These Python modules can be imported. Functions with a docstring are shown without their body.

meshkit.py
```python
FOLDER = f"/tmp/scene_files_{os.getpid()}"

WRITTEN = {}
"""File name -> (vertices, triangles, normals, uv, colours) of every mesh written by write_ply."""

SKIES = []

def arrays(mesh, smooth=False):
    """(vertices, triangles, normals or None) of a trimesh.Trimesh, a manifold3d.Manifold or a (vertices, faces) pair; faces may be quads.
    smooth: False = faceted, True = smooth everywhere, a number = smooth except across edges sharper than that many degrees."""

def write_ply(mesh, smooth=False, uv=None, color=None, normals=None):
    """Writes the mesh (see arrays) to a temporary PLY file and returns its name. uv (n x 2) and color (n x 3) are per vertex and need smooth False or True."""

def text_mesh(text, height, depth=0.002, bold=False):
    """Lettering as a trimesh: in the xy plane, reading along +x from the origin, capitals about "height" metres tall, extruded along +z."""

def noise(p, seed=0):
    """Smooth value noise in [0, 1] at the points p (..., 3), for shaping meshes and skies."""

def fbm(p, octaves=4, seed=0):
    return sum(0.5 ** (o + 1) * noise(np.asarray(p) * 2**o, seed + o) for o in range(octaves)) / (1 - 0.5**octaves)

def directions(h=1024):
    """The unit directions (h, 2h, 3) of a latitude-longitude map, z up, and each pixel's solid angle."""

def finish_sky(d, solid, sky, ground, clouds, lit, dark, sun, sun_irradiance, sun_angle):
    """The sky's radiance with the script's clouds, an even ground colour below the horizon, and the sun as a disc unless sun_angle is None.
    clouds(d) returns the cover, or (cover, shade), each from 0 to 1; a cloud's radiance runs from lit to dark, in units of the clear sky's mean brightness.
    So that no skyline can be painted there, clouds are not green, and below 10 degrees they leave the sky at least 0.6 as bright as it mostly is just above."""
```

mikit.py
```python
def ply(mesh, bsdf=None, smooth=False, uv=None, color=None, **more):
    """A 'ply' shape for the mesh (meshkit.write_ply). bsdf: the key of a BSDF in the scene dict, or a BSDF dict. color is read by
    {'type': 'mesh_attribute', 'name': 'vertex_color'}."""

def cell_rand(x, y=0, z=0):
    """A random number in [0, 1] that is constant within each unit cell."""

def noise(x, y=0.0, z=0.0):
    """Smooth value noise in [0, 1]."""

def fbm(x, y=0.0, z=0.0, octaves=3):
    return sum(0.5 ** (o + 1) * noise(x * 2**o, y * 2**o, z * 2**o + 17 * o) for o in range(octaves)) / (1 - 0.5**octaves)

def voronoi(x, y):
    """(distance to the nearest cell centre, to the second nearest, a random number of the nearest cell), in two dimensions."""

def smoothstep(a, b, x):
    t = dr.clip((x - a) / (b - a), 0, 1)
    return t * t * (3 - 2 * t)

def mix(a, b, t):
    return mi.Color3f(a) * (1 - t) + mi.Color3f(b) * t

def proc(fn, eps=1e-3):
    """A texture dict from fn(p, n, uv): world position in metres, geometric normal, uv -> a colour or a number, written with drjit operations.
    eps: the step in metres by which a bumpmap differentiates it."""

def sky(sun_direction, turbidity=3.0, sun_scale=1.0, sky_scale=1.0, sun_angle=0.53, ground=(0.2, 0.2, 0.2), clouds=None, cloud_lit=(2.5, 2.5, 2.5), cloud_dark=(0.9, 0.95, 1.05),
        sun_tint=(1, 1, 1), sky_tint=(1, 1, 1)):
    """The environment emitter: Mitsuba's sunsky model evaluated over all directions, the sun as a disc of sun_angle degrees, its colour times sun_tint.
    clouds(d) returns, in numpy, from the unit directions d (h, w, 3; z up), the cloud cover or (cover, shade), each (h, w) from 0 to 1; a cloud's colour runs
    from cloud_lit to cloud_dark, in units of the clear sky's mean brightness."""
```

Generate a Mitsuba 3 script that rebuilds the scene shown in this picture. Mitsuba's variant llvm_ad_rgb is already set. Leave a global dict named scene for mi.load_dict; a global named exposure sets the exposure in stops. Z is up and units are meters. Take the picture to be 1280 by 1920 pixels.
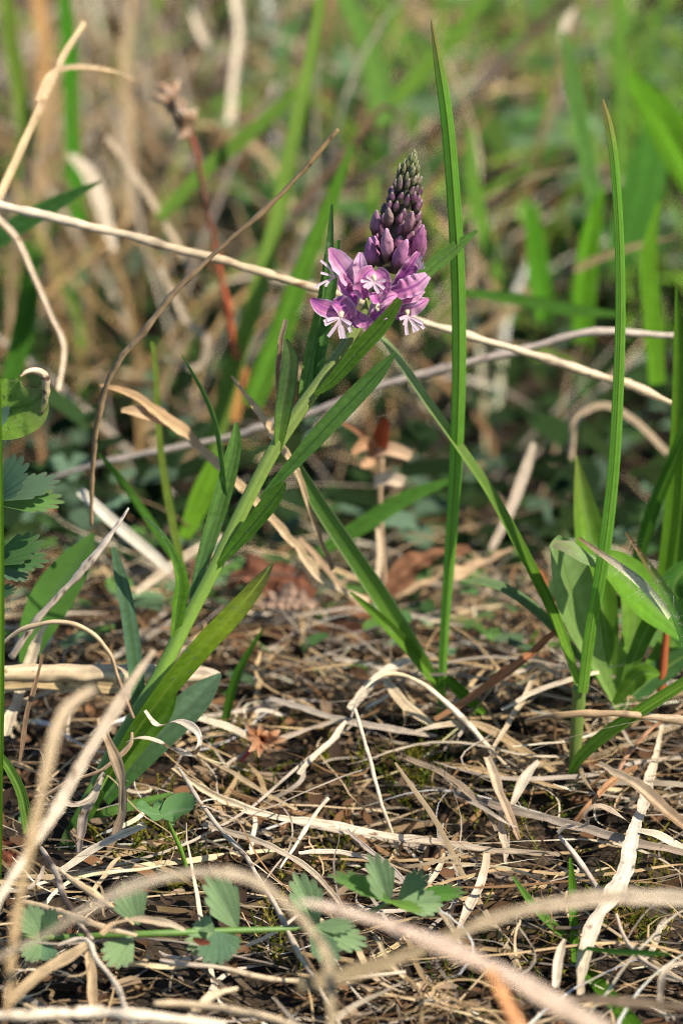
import math, random
import numpy as np, trimesh, mitsuba as mi, mikit, meshkit

# ---------------------------------------------------------------- camera, sky, exposure
PITCH, FOV = math.radians(20.0), 18.3
CAM = np.array([0.0, -0.437, 0.214])
FWD = np.array([0, math.cos(PITCH), -math.sin(PITCH)])
UPV = np.array([0, math.sin(PITCH), math.cos(PITCH)])
TAN = math.tan(math.radians(FOV / 2))
SUN = (0.55, -0.40, 0.75)
exposure = 2.42
scene, labels = {}, {}
scene['camera'] = {'type': 'thinlens', 'fov': FOV, 'fov_axis': 'y', 'aperture_radius': 0.0026, 'focus_distance': 0.462,
                   'near_clip': 0.01, 'far_clip': 500.0,
                   'to_world': mi.ScalarTransform4f().look_at(origin=CAM.tolist(), target=(CAM + FWD).tolist(), up=[0, 0, 1])}
scene['sky'] = mikit.sky(SUN, turbidity=3, sky_scale=0.75, sun_tint=(0.93, 1.0, 1.16))

rng = np.random.default_rng(7)
random.seed(7)

# ---------------------------------------------------------------- materials
VC = {'type': 'mesh_attribute', 'name': 'vertex_color'}
def thin(rough, trans, **k):
    return {'type': 'principledthin', 'base_color': VC, 'roughness': rough, 'diff_trans': trans, **k}
scene['grass_blade_skin'] = thin(0.38, 1.0)
scene['leaf_skin'] = thin(0.33, 0.9, sheen=0.4)
scene['soft_leaf_skin'] = thin(0.55, 0.8)
scene['straw_skin'] = thin(0.5, 0.45)
scene['petal_skin'] = thin(0.6, 0.8)
scene['stalk_skin'] = {'type': 'twosided', 'b': {'type': 'principled', 'base_color': VC, 'roughness': 0.5}}
scene['bud_skin'] = {'type': 'twosided', 'b': {'type': 'principled', 'base_color': VC, 'roughness': 0.42, 'specular': 0.5}}
def soil_color(p, n, uv):
    a = mikit.fbm(p.x * 140, p.y * 140, p.z * 140, octaves=4)
    b = mikit.noise(p.x * 1400, p.y * 1400, p.z * 1400)
    c = mikit.mix((0.012, 0.009, 0.006), (0.045, 0.033, 0.021), mikit.smoothstep(0.3, 0.7, a))
    return c * (0.6 + 0.8 * b)
def soil_bump(p, n, uv):
    return mikit.fbm(p.x * 700, p.y * 700, p.z * 700, octaves=3) * 0.0012
scene['soil'] = {'type': 'twosided', 'b': {'type': 'bumpmap', 'tex': mikit.proc(soil_bump, 2e-4), 'scale': 1.0,
                 'b': {'type': 'principled', 'base_color': mikit.proc(soil_color), 'roughness': 0.9, 'specular': 0.2}}}

# ---------------------------------------------------------------- geometry helpers
def ground(x, y):
    x, y = np.asarray(x, float), np.asarray(y, float)
    p = np.stack([x, y, x * 0], -1)
    h = 0.006 * (meshkit.fbm(p * 28, 3, seed=3) - 0.5) + 0.0025 * (meshkit.fbm(p * 160, 2, seed=5) - 0.5)
    h = h + 0.0035 * np.exp(-((y - 0.045) / 0.03) ** 2) 
    t = np.clip((y - 0.085 - 0.03 * (meshkit.fbm(p * 22, 2, seed=8) - 0.5)) / 0.13, 0, 1)
    h = h - 0.05 * t * t * (3 - 2 * t)
    return h + 0.10 * np.clip(y - 0.42, 0, 0.5)

def ray(px, py):
    return FWD + np.array([1.0, 0, 0]) * ((px - 640) / 960 * TAN) - UPV * ((py - 960) / 960 * TAN)

def at(px, py, Y):
    """the point of the upright plane y = Y that the pixel of the 1280 x 1920 photograph shows"""
    r = ray(px, py)
    return CAM + r * ((Y - CAM[1]) / r[1])

def on(px, py, lift=0.0):
    """the point lift metres above the ground that the pixel shows"""
    r, z = ray(px, py), lift
    for _ in range(6):
        p = CAM + r * ((z - CAM[2]) / r[2])
        z = float(ground(p[0], p[1])) + lift
    return p

def unit(a):
    return a / (np.linalg.norm(a, axis=-1, keepdims=True) + 1e-12)

def along(vals, t):
    """smooth interpolation of the given values, spaced evenly, at t in 0..1"""
    vals = np.asarray(vals, float)
    if vals.ndim == 0 or len(vals) == 1:
        return np.broadcast_to(vals.reshape(vals.shape[1:] if vals.ndim else ()), (len(t),) + vals.shape[1:]).copy()
    x = np.asarray(t) * (len(vals) - 1)
    i = np.clip(np.floor(x).astype(int), 0, len(vals) - 2)
    f = (x - i)
    if vals.ndim > 1: f = f[:, None]
    p0, p1, p2, p3 = vals[np.clip(i - 1, 0, None)], vals[i], vals[i + 1], vals[np.clip(i + 2, None, len(vals) - 1)]
    return 0.5 * (2 * p1 + (p2 - p0) * f + (2 * p0 - 5 * p1 + 4 * p2 - p3) * f ** 2 + (3 * p1 - p0 - 3 * p2 + p3) * f ** 3)

def path(pts, Y=None, lift=None, m=40):
    """pixel path -> m points in space (evenly spaced along it) and the size of a pixel at each"""
    n = len(pts)
    if Y is not None:
        ys = along(np.atleast_1d(Y), np.linspace(0, 1, n))
        P = np.array([at(a, b, c) for (a, b), c in zip(pts, ys)])
    else:
        ls = along(np.atleast_1d(lift) * 0.001, np.linspace(0, 1, n))
        P = np.array([on(a, b, c) for (a, b), c in zip(pts, ls)])
    t = np.linspace(0, 1, 12 * n)
    Q = along(P, t)
    d = np.r_[0, np.cumsum(np.linalg.norm(np.diff(Q, axis=0), axis=1))]
    Q = np.stack([np.interp(np.linspace(0, d[-1], m), d, Q[:, k]) for k in range(3)], 1)
    pix = ((Q - CAM) @ FWD) * TAN / 960
    return Q, pix, np.interp(np.linspace(0, d[-1], m), d, t)

FACE = np.array([0.0, -0.9, 0.45])

def frame(Q, hint, roll):
    T = unit(np.gradient(Q, axis=0))
    H = np.broadcast_to(np.asarray(hint, float), Q.shape)
    S = np.cross(T, H)
    bad = np.linalg.norm(S, axis=1) < 1e-3
    S[bad] = np.cross(T[bad], [1.0, 0.2, 0.1])
    S = unit(S)
    for k in range(1, len(S)):
        if S[k] @ S[k - 1] < 0: S[k] = -S[k]
    N = np.cross(S, T)
    a = np.radians(roll)[:, None]
    return T, S * np.cos(a) + N * np.sin(a), N * np.cos(a) - S * np.sin(a)

def sheet(Q, W, hint=FACE, roll=0.0, fold=0.25, nc=7, ridges=0, ridge=0.0, ruffle=0.0, keel=1.0, seed=0):
    """a leaf blade along Q of widths W: returns vertices, faces, u (-1..1), v (0..1)"""
    m = len(Q)
    t = np.linspace(0, 1, m)
    T, S, N = frame(Q, hint, along(np.atleast_1d(roll), t))
    u = np.linspace(-1, 1, nc)
    fo = along(np.atleast_1d(fold), t)
    prof = np.abs(u) ** keel
    off = fo[:, None] * prof[None] * W[:, None] / 2
    if ridges: off = off + ridge * np.cos(np.pi * ridges * u)[None] * np.minimum(1, W / (W.max() + 1e-9))[:, None]
    if ruffle:
        ph = meshkit.noise(np.stack([t[:, None] * 14 + 0 * u, np.sign(u)[None] + 0 * t[:, None], 0 * u + 0 * t[:, None]], -1), seed) - 0.5
        off = off + ruffle * ph * np.abs(u)[None] * W[:, None]
    V = Q[:, None] + S[:, None] * (u[None, :, None] * W[:, None, None] / 2) + N[:, None] * off[..., None]
    i, j = np.meshgrid(np.arange(m - 1), np.arange(nc - 1), indexing='ij')
    q = np.stack([i * nc + j, i * nc + j + 1, (i + 1) * nc + j + 1, (i + 1) * nc + j], -1).reshape(-1, 4)
    return V.reshape(-1, 3), np.vstack([q[:, [0, 1, 2]], q[:, [0, 2, 3]]]), np.tile(u, m), np.repeat(t, nc)

def rod(Q, W, sides=8, bump=0.0, seed=0):
    """a closed stalk along Q of diameters W"""
    m = len(Q)
    T, S, N = frame(Q, (0.3, -0.8, 0.52), np.zeros(m))
    a = np.arange(sides) * 2 * np.pi / sides
    r = W[:, None] / 2 * np.ones(sides)
    if bump: r = r * (1 + bump * (meshkit.noise(np.stack(np.broadcast_arrays(np.cos(a)[None] * 2, np.sin(a)[None] * 2, np.linspace(0, 12, m)[:, None]), -1), seed) - 0.5))
    V = Q[:, None] + r[..., None] * (np.cos(a)[None, :, None] * S[:, None] + np.sin(a)[None, :, None] * N[:, None])
    i, j = np.meshgrid(np.arange(m - 1), np.arange(sides), indexing='ij')
    q = np.stack([i * sides + j, i * sides + (j + 1) % sides, (i + 1) * sides + (j + 1) % sides, (i + 1) * sides + j], -1).reshape(-1, 4)
    k = np.arange(sides)
    caps = np.vstack([np.stack([k * 0 + m * sides, (k + 1) % sides, k], 1), np.stack([k * 0 + m * sides + 1, (m - 1) * sides + k, (m - 1) * sides + (k + 1) % sides], 1)])
    V = np.vstack([V.reshape(-1, 3), Q[:1], Q[-1:]])
    t = np.linspace(0, 1, m)
    return V, np.vstack([q[:, [0, 1, 2]], q[:, [0, 2, 3]], caps]), np.r_[np.tile(np.cos(a), m), 0, 0], np.r_[np.repeat(t, sides), 0, 1]

def paint(cols, u, v, V, streak=0.0, lines=6, blotch=0.15, mid=None, midw=0.12, edge=None, spots=None, spot_at=0.68, spot_f=700, seed=0, fine=900):
    c = along(np.asarray(cols, float).reshape(-1, 3), v) if np.ndim(cols) > 1 else np.tile(np.asarray(cols, float), (len(u), 1))
    if streak: c = c * (1 + streak * 2 * (meshkit.noise(np.stack([u * lines + 40, v * 1.5, v * 0 + seed * 1.7], -1), seed) - 0.5))[:, None]
    if blotch: c = c * (1 + blotch * 2 * (meshkit.fbm(V * fine, 3, seed=seed) - 0.5))[:, None]
    if mid is not None:
        k = np.clip(1 - np.abs(u) / midw, 0, 1)[:, None]
        c = c * (1 - k) + np.asarray(mid) * k
    if edge is not None:
        k = np.clip((np.abs(u) - 0.78) / 0.2, 0, 1)[:, None]
        c = c * (1 - k) + np.asarray(edge) * k
    if spots is not None:
        k = np.clip((meshkit.fbm(V * float(spot_f), 3, seed=seed + 9) - spot_at) / 0.06, 0, 1)[:, None]
        c = c * (1 - k) + np.asarray(spots) * k
    return np.clip(c, 0.004, 0.9)

def merge(parts):
    vs, fs, cs, k = [], [], [], 0
    for v, f, c in parts:
        vs.append(v); fs.append(f + k); cs.append(c); k += len(v)
    return np.vstack(vs), np.vstack(fs), np.vstack(cs)

def key_for(name):
    k, n = name, 0
    while k in scene or k in labels or any(s.startswith(k + '__') for s in USED.get(name, ())):
        n += 1; k = f'{name}_{n:03d}'
    return k
USED = {}

def soft_normals(v, f, k):
    """vertex normals leaning by k towards the open sky side, as soft foliage is usually shaded"""
    n = np.zeros_like(v)
    fn = np.cross(v[f[:, 1]] - v[f[:, 0]], v[f[:, 2]] - v[f[:, 0]])
    for a in range(3): np.add.at(n, f[:, a], fn)
    return unit(unit(n) * (1 - k) + np.array([0.1, -.55, .83]) * k)

def put(name, mesh, bsdf, parent=None, smooth=True, soft=0.0, **props):
    """one mesh = one entry; the key is the parent's key, two underscores and the numbered name"""
    key = key_for((parent + '__' if parent else '') + name)
    v, f, c = mesh
    if 'skin' in bsdf and bsdf not in ('stalk_skin', 'bud_skin') and props.get('kind') != 'stuff':
        nn = np.cross(v[f[:, 1]] - v[f[:, 0]], v[f[:, 2]] - v[f[:, 0]]).sum(0)
        if nn @ np.array([0, -.6, .8]) < 0: f = f[:, ::-1]
    if soft:
        scene[key] = {'type': 'ply', 'filename': meshkit.write_ply((v, f), False, None, c, normals=soft_normals(v, f, soft)), 'face_normals': False, 'bsdf': {'type': 'ref', 'id': bsdf}}
    else:
        scene[key] = mikit.ply((v, f), bsdf, smooth=smooth, color=c)
    if props: labels[key] = props
    return key

def thing(name, label, category, group=None):
    key = key_for(name)
    labels[key] = {'label': label, 'category': category}
    if group: labels[key]['group'] = group
    return key

# colours (linear reflectance)
STRAW, PALE, TAN_, BROWN, GREY, ORANGE, DARK = (.54, .42, .255), (.68, .58, .42), (.40, .29, .155), (.25, .15, .075), (.43, .37, .29), (.45, .21, .06), (.09, .06, .035)
GREEN, LIME, DEEP, GLAUC = (.18, .36, .04), (.22, .36, .05), (.045, .11, .03), (.14, .25, .15)

SEED = [100]
def nseed():
    SEED[0] += 1
    return SEED[0]

def wobble(Q, W, pix, k, seed):
    """small bends and uneven width of something dried out"""
    d = np.r_[0, np.cumsum(np.linalg.norm(np.diff(Q, axis=0), axis=1))]
    n = lambda f, o: meshkit.noise(np.stack([d * f, d * 0 + o, d * 0], -1), seed) - .5
    off = np.stack([n(130, 1) + .4 * n(420, 2), n(130, 3), n(130, 4) + .4 * n(420, 5)], -1)
    return Q + off * (k * 7 * pix[:, None]) * np.minimum(1, d / (d[-1] * .15 + 1e-9))[:, None], W * (1 + k * .55 * (n(260, 6) + .6 * n(800, 7)))

def blade(pts, w, Y=None, lift=None, cols=GREEN, m=None, hint=FACE, roll=0.0, fold=0.3, nc=7, ridges=0, ridge=0.0, ruffle=0.0, keel=1.0, wob=0.0, **pk):
    m = m or max(14, min(90, int(sum(math.dist(a, b) for a, b in zip(pts, pts[1:])) / 9)))
    Q, pix, tt = path(pts, Y, lift, m)
    W = np.clip(along(np.asarray(w, float), tt), 0.4, None) * pix
    s = nseed()
    if wob: Q, W = wobble(Q, W, pix, wob, s)
    V, F, u, v = sheet(Q, W, hint, roll, fold, nc, ridges, ridge, ruffle, keel, s)
    return V, F, paint(cols, u, v, V, seed=s, **pk)

def stalk(pts, w, Y=None, lift=None, cols=STRAW, m=None, sides=8, bump=0.12, nodes=0, **pk):
    m = m or max(14, min(110, int(sum(math.dist(a, b) for a, b in zip(pts, pts[1:])) / 8)))
    Q, pix, tt = path(pts, Y, lift, m)
    W = np.clip(along(np.asarray(w, float), tt), 0.4, None) * pix
    s = nseed()
    if nodes:
        Q, W = wobble(Q, W, pix, .8, s)
        t, dark = np.linspace(0, 1, m), np.ones(m)
        for tn in np.random.default_rng(s).uniform(.1, .9, nodes):
            W = W * (1 + .3 * np.exp(-((t - tn) / .011) ** 2)); dark = dark - .55 * np.exp(-((t - tn - .008) / .011) ** 2)
    V, F, u, v = rod(Q, W, sides, bump, s)
    c = paint(cols, u, v, V, seed=s, **pk)
    return V, F, c * np.interp(v, np.linspace(0, 1, m), np.clip(dark, .3, 1))[:, None] if nodes else c

def hairs(V, F, n, length, seed, color=(.55, .6, .45), lean=0.3):
    """short pale hairs standing on a surface, as thin three-sided needles"""
    r = np.random.default_rng(seed)
    tri = V[F]
    nr = np.cross(tri[:, 1] - tri[:, 0], tri[:, 2] - tri[:, 0])
    ar = np.linalg.norm(nr, axis=1)
    pick = r.choice(len(F), n, p=ar / ar.sum())
    b = r.dirichlet([1, 1, 1], n)
    p = (tri[pick] * b[..., None]).sum(1)
    d = unit(unit(nr[pick]) + lean * r.normal(size=(n, 3)))
    L = length * r.uniform(0.5, 1.2, n)[:, None]
    a = unit(np.cross(d, r.normal(size=(n, 3)))) * 1.6e-5
    c = unit(np.cross(d, a)) * 1.6e-5
    vv = np.stack([p + a, p - a * .5 + c, p - a * .5 - c, p + d * L], 1).reshape(-1, 3)
    k = np.arange(n)[:, None, None] * 4
    ff = (np.array([[0, 1, 3], [1, 2, 3], [2, 0, 3]])[None] + k).reshape(-1, 3)
    return vv, ff, np.tile(np.asarray(color, float), (len(vv), 1))

# ---------------------------------------------------------------- the ground: one sheet out to the horizon
g = np.sinh(np.linspace(-1, 1, 321) * 9.0) / np.sinh(9.0)
gx = g * 60
gy = g * 60 + 0.03
fx, fy = np.linspace(-0.16, 0.16, 321), np.linspace(-0.14, 0.3, 421)
gx = np.unique(np.r_[gx[np.abs(gx) > 0.161], fx]); gy = np.unique(np.r_[gy[(gy < -0.141) | (gy > 0.301)], fy])
X, Yg = np.meshgrid(gx, gy, indexing='ij')
Z = ground(X, Yg)
i, j = np.meshgrid(np.arange(len(gx) - 1), np.arange(len(gy) - 1), indexing='ij')
ny = len(gy)
q = np.stack([i * ny + j, (i + 1) * ny + j, (i + 1) * ny + j + 1, i * ny + j + 1], -1).reshape(-1, 4)
scene['ground'] = mikit.ply((np.stack([X, Yg, Z], -1).reshape(-1, 3), q), 'soil', smooth=True)
labels['ground'] = {'label': 'dark crumbly soil under the dry grass', 'kind': 'structure'}

# ---------------------------------------------------------------- loose litter, background grass and low leaves (masses)
def strands(n, xr, yr, Lr, Wr, cols, seed, bias=0.0, spread=1.3, lift=(0.0, 0.006), pitch=0.12, curl=0.9, m=14, nc=3, upright=False, wide=0.0, droop=0.0, taper=True, tone=0.35, xk=0.0, kink=0.07, clump=0.0, turn=1.0):
    r = np.random.default_rng(seed)
    y = r.uniform(*yr, n)
    x = r.uniform(*xr, n) * (1 + xk * np.clip(y, 0, None))
    if clump:
        keep = meshkit.fbm(np.stack([x, y, 0 * x], -1) * 45, 2, seed=77) + r.normal(0, .06, n) > clump
        x, y = x[keep], y[keep]; n = len(x)
    L, W = np.exp(r.uniform(math.log(Lr[0]), math.log(Lr[1]), n)), np.exp(r.uniform(math.log(Wr[0]), math.log(Wr[1]), n))
    phi = r.normal(bias, spread, n) + np.where(r.random(n) < .5, np.pi, 0)
    t = np.linspace(0, 1, m)
    el = (np.radians(r.uniform(50, 92, n)) if upright else r.normal(0, pitch, n))
    ph = phi[:, None] + (r.normal(0, curl, n))[:, None] * t + 0.5 * r.normal(0, curl, n)[:, None] * np.sin(t * np.pi * r.uniform(1, 3, n)[:, None])
    ph = ph + np.cumsum(r.normal(0, kink, (n, m)), 1)
    e = el[:, None] - (droop * r.uniform(0.2, 1.6, n))[:, None] * t ** 1.6 + r.normal(0, 0.12 if not upright else 0.1, n)[:, None] * np.sin(t * np.pi * 2) + np.cumsum(r.normal(0, kink * .6, (n, m)), 1)
    d = np.stack([np.cos(ph) * np.cos(e), np.sin(ph) * np.cos(e), np.sin(e)], -1) * (L / (m - 1))[:, None, None]
    P = np.cumsum(d, axis=1) - (0 if upright else 1) * d.sum(1, keepdims=True) * 0.5
    P[..., 0] += x[:, None]; P[..., 1] += y[:, None]
    gz = ground(P[..., 0], P[..., 1])
    base = r.uniform(*lift, n)
    P[..., 2] += (gz[:, :1] if upright else 0) + base[:, None] + (0 if upright else ground(x, y)[:, None])
    P[..., 2] = np.maximum(P[..., 2], gz + 0.0006)
    T = unit(np.gradient(P, axis=1))
    S = unit(np.cross(T, np.array([0.05, 0.1, 1.0]) if not upright else np.stack([r.normal(size=n), r.normal(-1, .7, n), r.normal(0, .3, n)], -1)[:, None, :] * np.ones((1, m, 1))))
    N = np.cross(S, T)
    ro = (r.normal(0, 0.6, n)[:, None] + r.normal(0, 0.9, n)[:, None] * t) * turn
    S2 = S * np.cos(ro)[..., None] + N * np.sin(ro)[..., None]
    N2 = N * np.cos(ro)[..., None] - S * np.sin(ro)[..., None]
    prof = np.minimum(1, np.minimum(t * 8 + 0.35, (1 - t) * (3.5 if taper else 9) + 0.12))
    u = np.linspace(-1, 1, nc)
    w = W[:, None] * prof
    V = P[:, :, None] + S2[:, :, None] * (u[None, None, :, None] * w[..., None, None] / 2) + N2[:, :, None] * (r.uniform(-.5, .6, n)[:, None, None, None] * (np.abs(u)[None, None, :, None]) * w[..., None, None] / 2)
    i, j = np.meshgrid(np.arange(m - 1), np.arange(nc - 1), indexing='ij')
    q = np.stack([i * nc + j, i * nc + j + 1, (i + 1) * nc + j + 1, (i + 1) * nc + j], -1).reshape(-1, 4)
    f = np.vstack([q[:, [0, 1, 2]], q[:, [0, 2, 3]]])
    F = f[None] + (np.arange(n) * m * nc)[:, None, None]
    Vf = V.reshape(-1, 3)
    nn = np.cross(Vf[F[..., 1]] - Vf[F[..., 0]], Vf[F[..., 2]] - Vf[F[..., 0]])
    F = np.where(((nn @ np.array([0, -.6, .8])).sum(1) < 0)[:, None, None], F[..., ::-1], F).reshape(-1, 3)
    cols = np.asarray(cols, float)
    c = cols[r.integers(0, len(cols), n)] * np.exp(r.normal(0, tone, n))[:, None]
    c = c[:, None, None, :] * np.clip(0.25 + 1.5 * meshkit.fbm(V * 420, 3, seed=seed), .25, 1.5)[..., None]
    return V.reshape(-1, 3), F, np.clip(c, 0.005, 0.8).reshape(-1, 3)

def leaflets(n, xr, yr, size, cols, seed, hr=(0.004, 0.03), aspect=1.4, xk=0.0, m=6, nc=5, where=None):
    r = np.random.default_rng(seed)
    y = r.uniform(*yr, n); x = r.uniform(*xr, n) * (1 + xk * np.clip(y, 0, None))
    if where is not None:
        k = where(x, y, r); x, y = x[k], y[k]; n = len(x)
    L = r.uniform(*size, n)
    phi, el = r.uniform(0, 2 * np.pi, n), r.normal(0.35, 0.35, n)
    t = np.linspace(0, 1, m); u = np.linspace(-1, 1, nc)
    d = np.stack([np.cos(phi) * np.cos(el), np.sin(phi) * np.cos(el), np.sin(el)], -1)
    S = unit(np.cross(d, [0, 0, 1.0])); N = np.cross(S, d)
    prof = np.sin(np.pi * np.clip(t * 0.92 + 0.06, 0, 1)) ** 0.7
    c0 = np.stack([x, y, ground(x, y) + r.uniform(*hr, n)], -1)
    V = c0[:, None, None] + d[:, None, None] * (t[None, :, None, None] * L[:, None, None, None]) + S[:, None, None] * ((u[None, :] * prof[:, None])[None, ..., None] * (L / aspect / 2)[:, None, None, None]) \
        + N[:, None, None] * (0.18 * (np.abs(u)[None, :] - 0.9 * (t[:, None] ** 2))[None, ..., None] * L[:, None, None, None])
    i, j = np.meshgrid(np.arange(m - 1), np.arange(nc - 1), indexing='ij')
    q = np.stack([i * nc + j, i * nc + j + 1, (i + 1) * nc + j + 1, (i + 1) * nc + j], -1).reshape(-1, 4)
    f = np.vstack([q[:, [0, 1, 2]], q[:, [0, 2, 3]]])
    F = (f[None] + (np.arange(n) * m * nc)[:, None, None]).reshape(-1, 3)
    cols = np.asarray(cols, float)
    c = cols[r.integers(0, len(cols), n)] * np.exp(r.normal(0, 0.25, n))[:, None]
    c = np.repeat(c, m * nc, 0)
    return V.reshape(-1, 3), F, np.clip(c, 0.005, 0.8)

DRY = [STRAW, STRAW, PALE, TAN_, TAN_, GREY, GREY, BROWN]
UNDER = [(.13, .085, .045), (.22, .155, .09), DARK, (.05, .035, .022), (.10, .075, .05), (.17, .135, .10)]  # soil-coloured lower litter, darkened further to paint the shadow in the gaps
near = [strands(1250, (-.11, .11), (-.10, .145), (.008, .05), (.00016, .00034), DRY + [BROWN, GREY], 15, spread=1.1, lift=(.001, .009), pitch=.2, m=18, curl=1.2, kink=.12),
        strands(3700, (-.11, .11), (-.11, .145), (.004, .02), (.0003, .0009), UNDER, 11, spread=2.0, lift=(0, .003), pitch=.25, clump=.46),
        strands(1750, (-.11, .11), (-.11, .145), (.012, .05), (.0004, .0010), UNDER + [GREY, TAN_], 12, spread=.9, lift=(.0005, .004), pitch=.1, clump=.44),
        strands(900, (-.11, .11), (-.10, .145), (.02, .08), (.0003, .0009), DRY, 13, spread=.75, lift=(.002, .007), pitch=.1, m=20, clump=.40),
        strands(380, (-.11, .11), (-.10, .145), (.008, .035), (.0004, .0009), DRY, 14, spread=1.6, lift=(.004, .009), pitch=.3, m=16, curl=1.4)]
near.append(leaflets(1500, (-.11, .11), (-.11, .13), (.0015, .005), [(.16, .09, .05), (.10, .06, .035), (.3, .22, .14), (.06, .04, .03), (.22, .12, .06)], 17, hr=(.0003, .005), aspect=1.6, m=4, nc=3))
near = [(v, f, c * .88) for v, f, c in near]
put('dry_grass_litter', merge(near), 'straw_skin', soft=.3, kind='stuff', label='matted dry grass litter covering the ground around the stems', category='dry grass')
HOLLOW = [(.03, .022, .014), (.05, .035, .02), (.02, .015, .01), (.09, .065, .04)]  # near-black strands: the shade of the hollow is put into their colour
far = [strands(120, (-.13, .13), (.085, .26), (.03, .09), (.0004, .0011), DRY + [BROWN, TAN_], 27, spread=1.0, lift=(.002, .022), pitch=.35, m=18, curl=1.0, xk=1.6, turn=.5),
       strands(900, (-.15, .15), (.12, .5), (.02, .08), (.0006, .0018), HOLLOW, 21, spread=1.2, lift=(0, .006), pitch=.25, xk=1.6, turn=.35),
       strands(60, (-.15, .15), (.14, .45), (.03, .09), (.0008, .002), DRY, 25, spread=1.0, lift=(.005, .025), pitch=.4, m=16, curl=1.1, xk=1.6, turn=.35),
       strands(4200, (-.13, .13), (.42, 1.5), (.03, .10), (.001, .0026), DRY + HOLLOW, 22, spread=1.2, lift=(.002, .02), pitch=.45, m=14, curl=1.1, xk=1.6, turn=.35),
       strands(1500, (-.15, .03), (.22, 1.3), (.05, .14), (.0006, .0016), DRY + [(.4, .27, .12), (.4, .27, .12)], 23, upright=True, lift=(0, 0), droop=1.1, m=14, xk=1.6, turn=.35),
       strands(420, (.0, .15), (.4, 1.3), (.05, .12), (.0006, .0017), DRY, 26, upright=True, lift=(0, 0), droop=1.2, m=14, xk=1.6, turn=.35),
       strands(1500, (-3, 3), (1.0, 4.0), (.05, .2), (.002, .006), DRY + UNDER, 24, upright=True, lift=(0, 0), droop=1.2, m=8)]
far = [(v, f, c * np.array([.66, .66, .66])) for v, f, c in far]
put('dry_grass_thatch', merge(far), 'straw_skin', soft=.75, kind='stuff', label='blurred thatch of old dry grass behind the flowering plant', category='dry grass')
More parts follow.
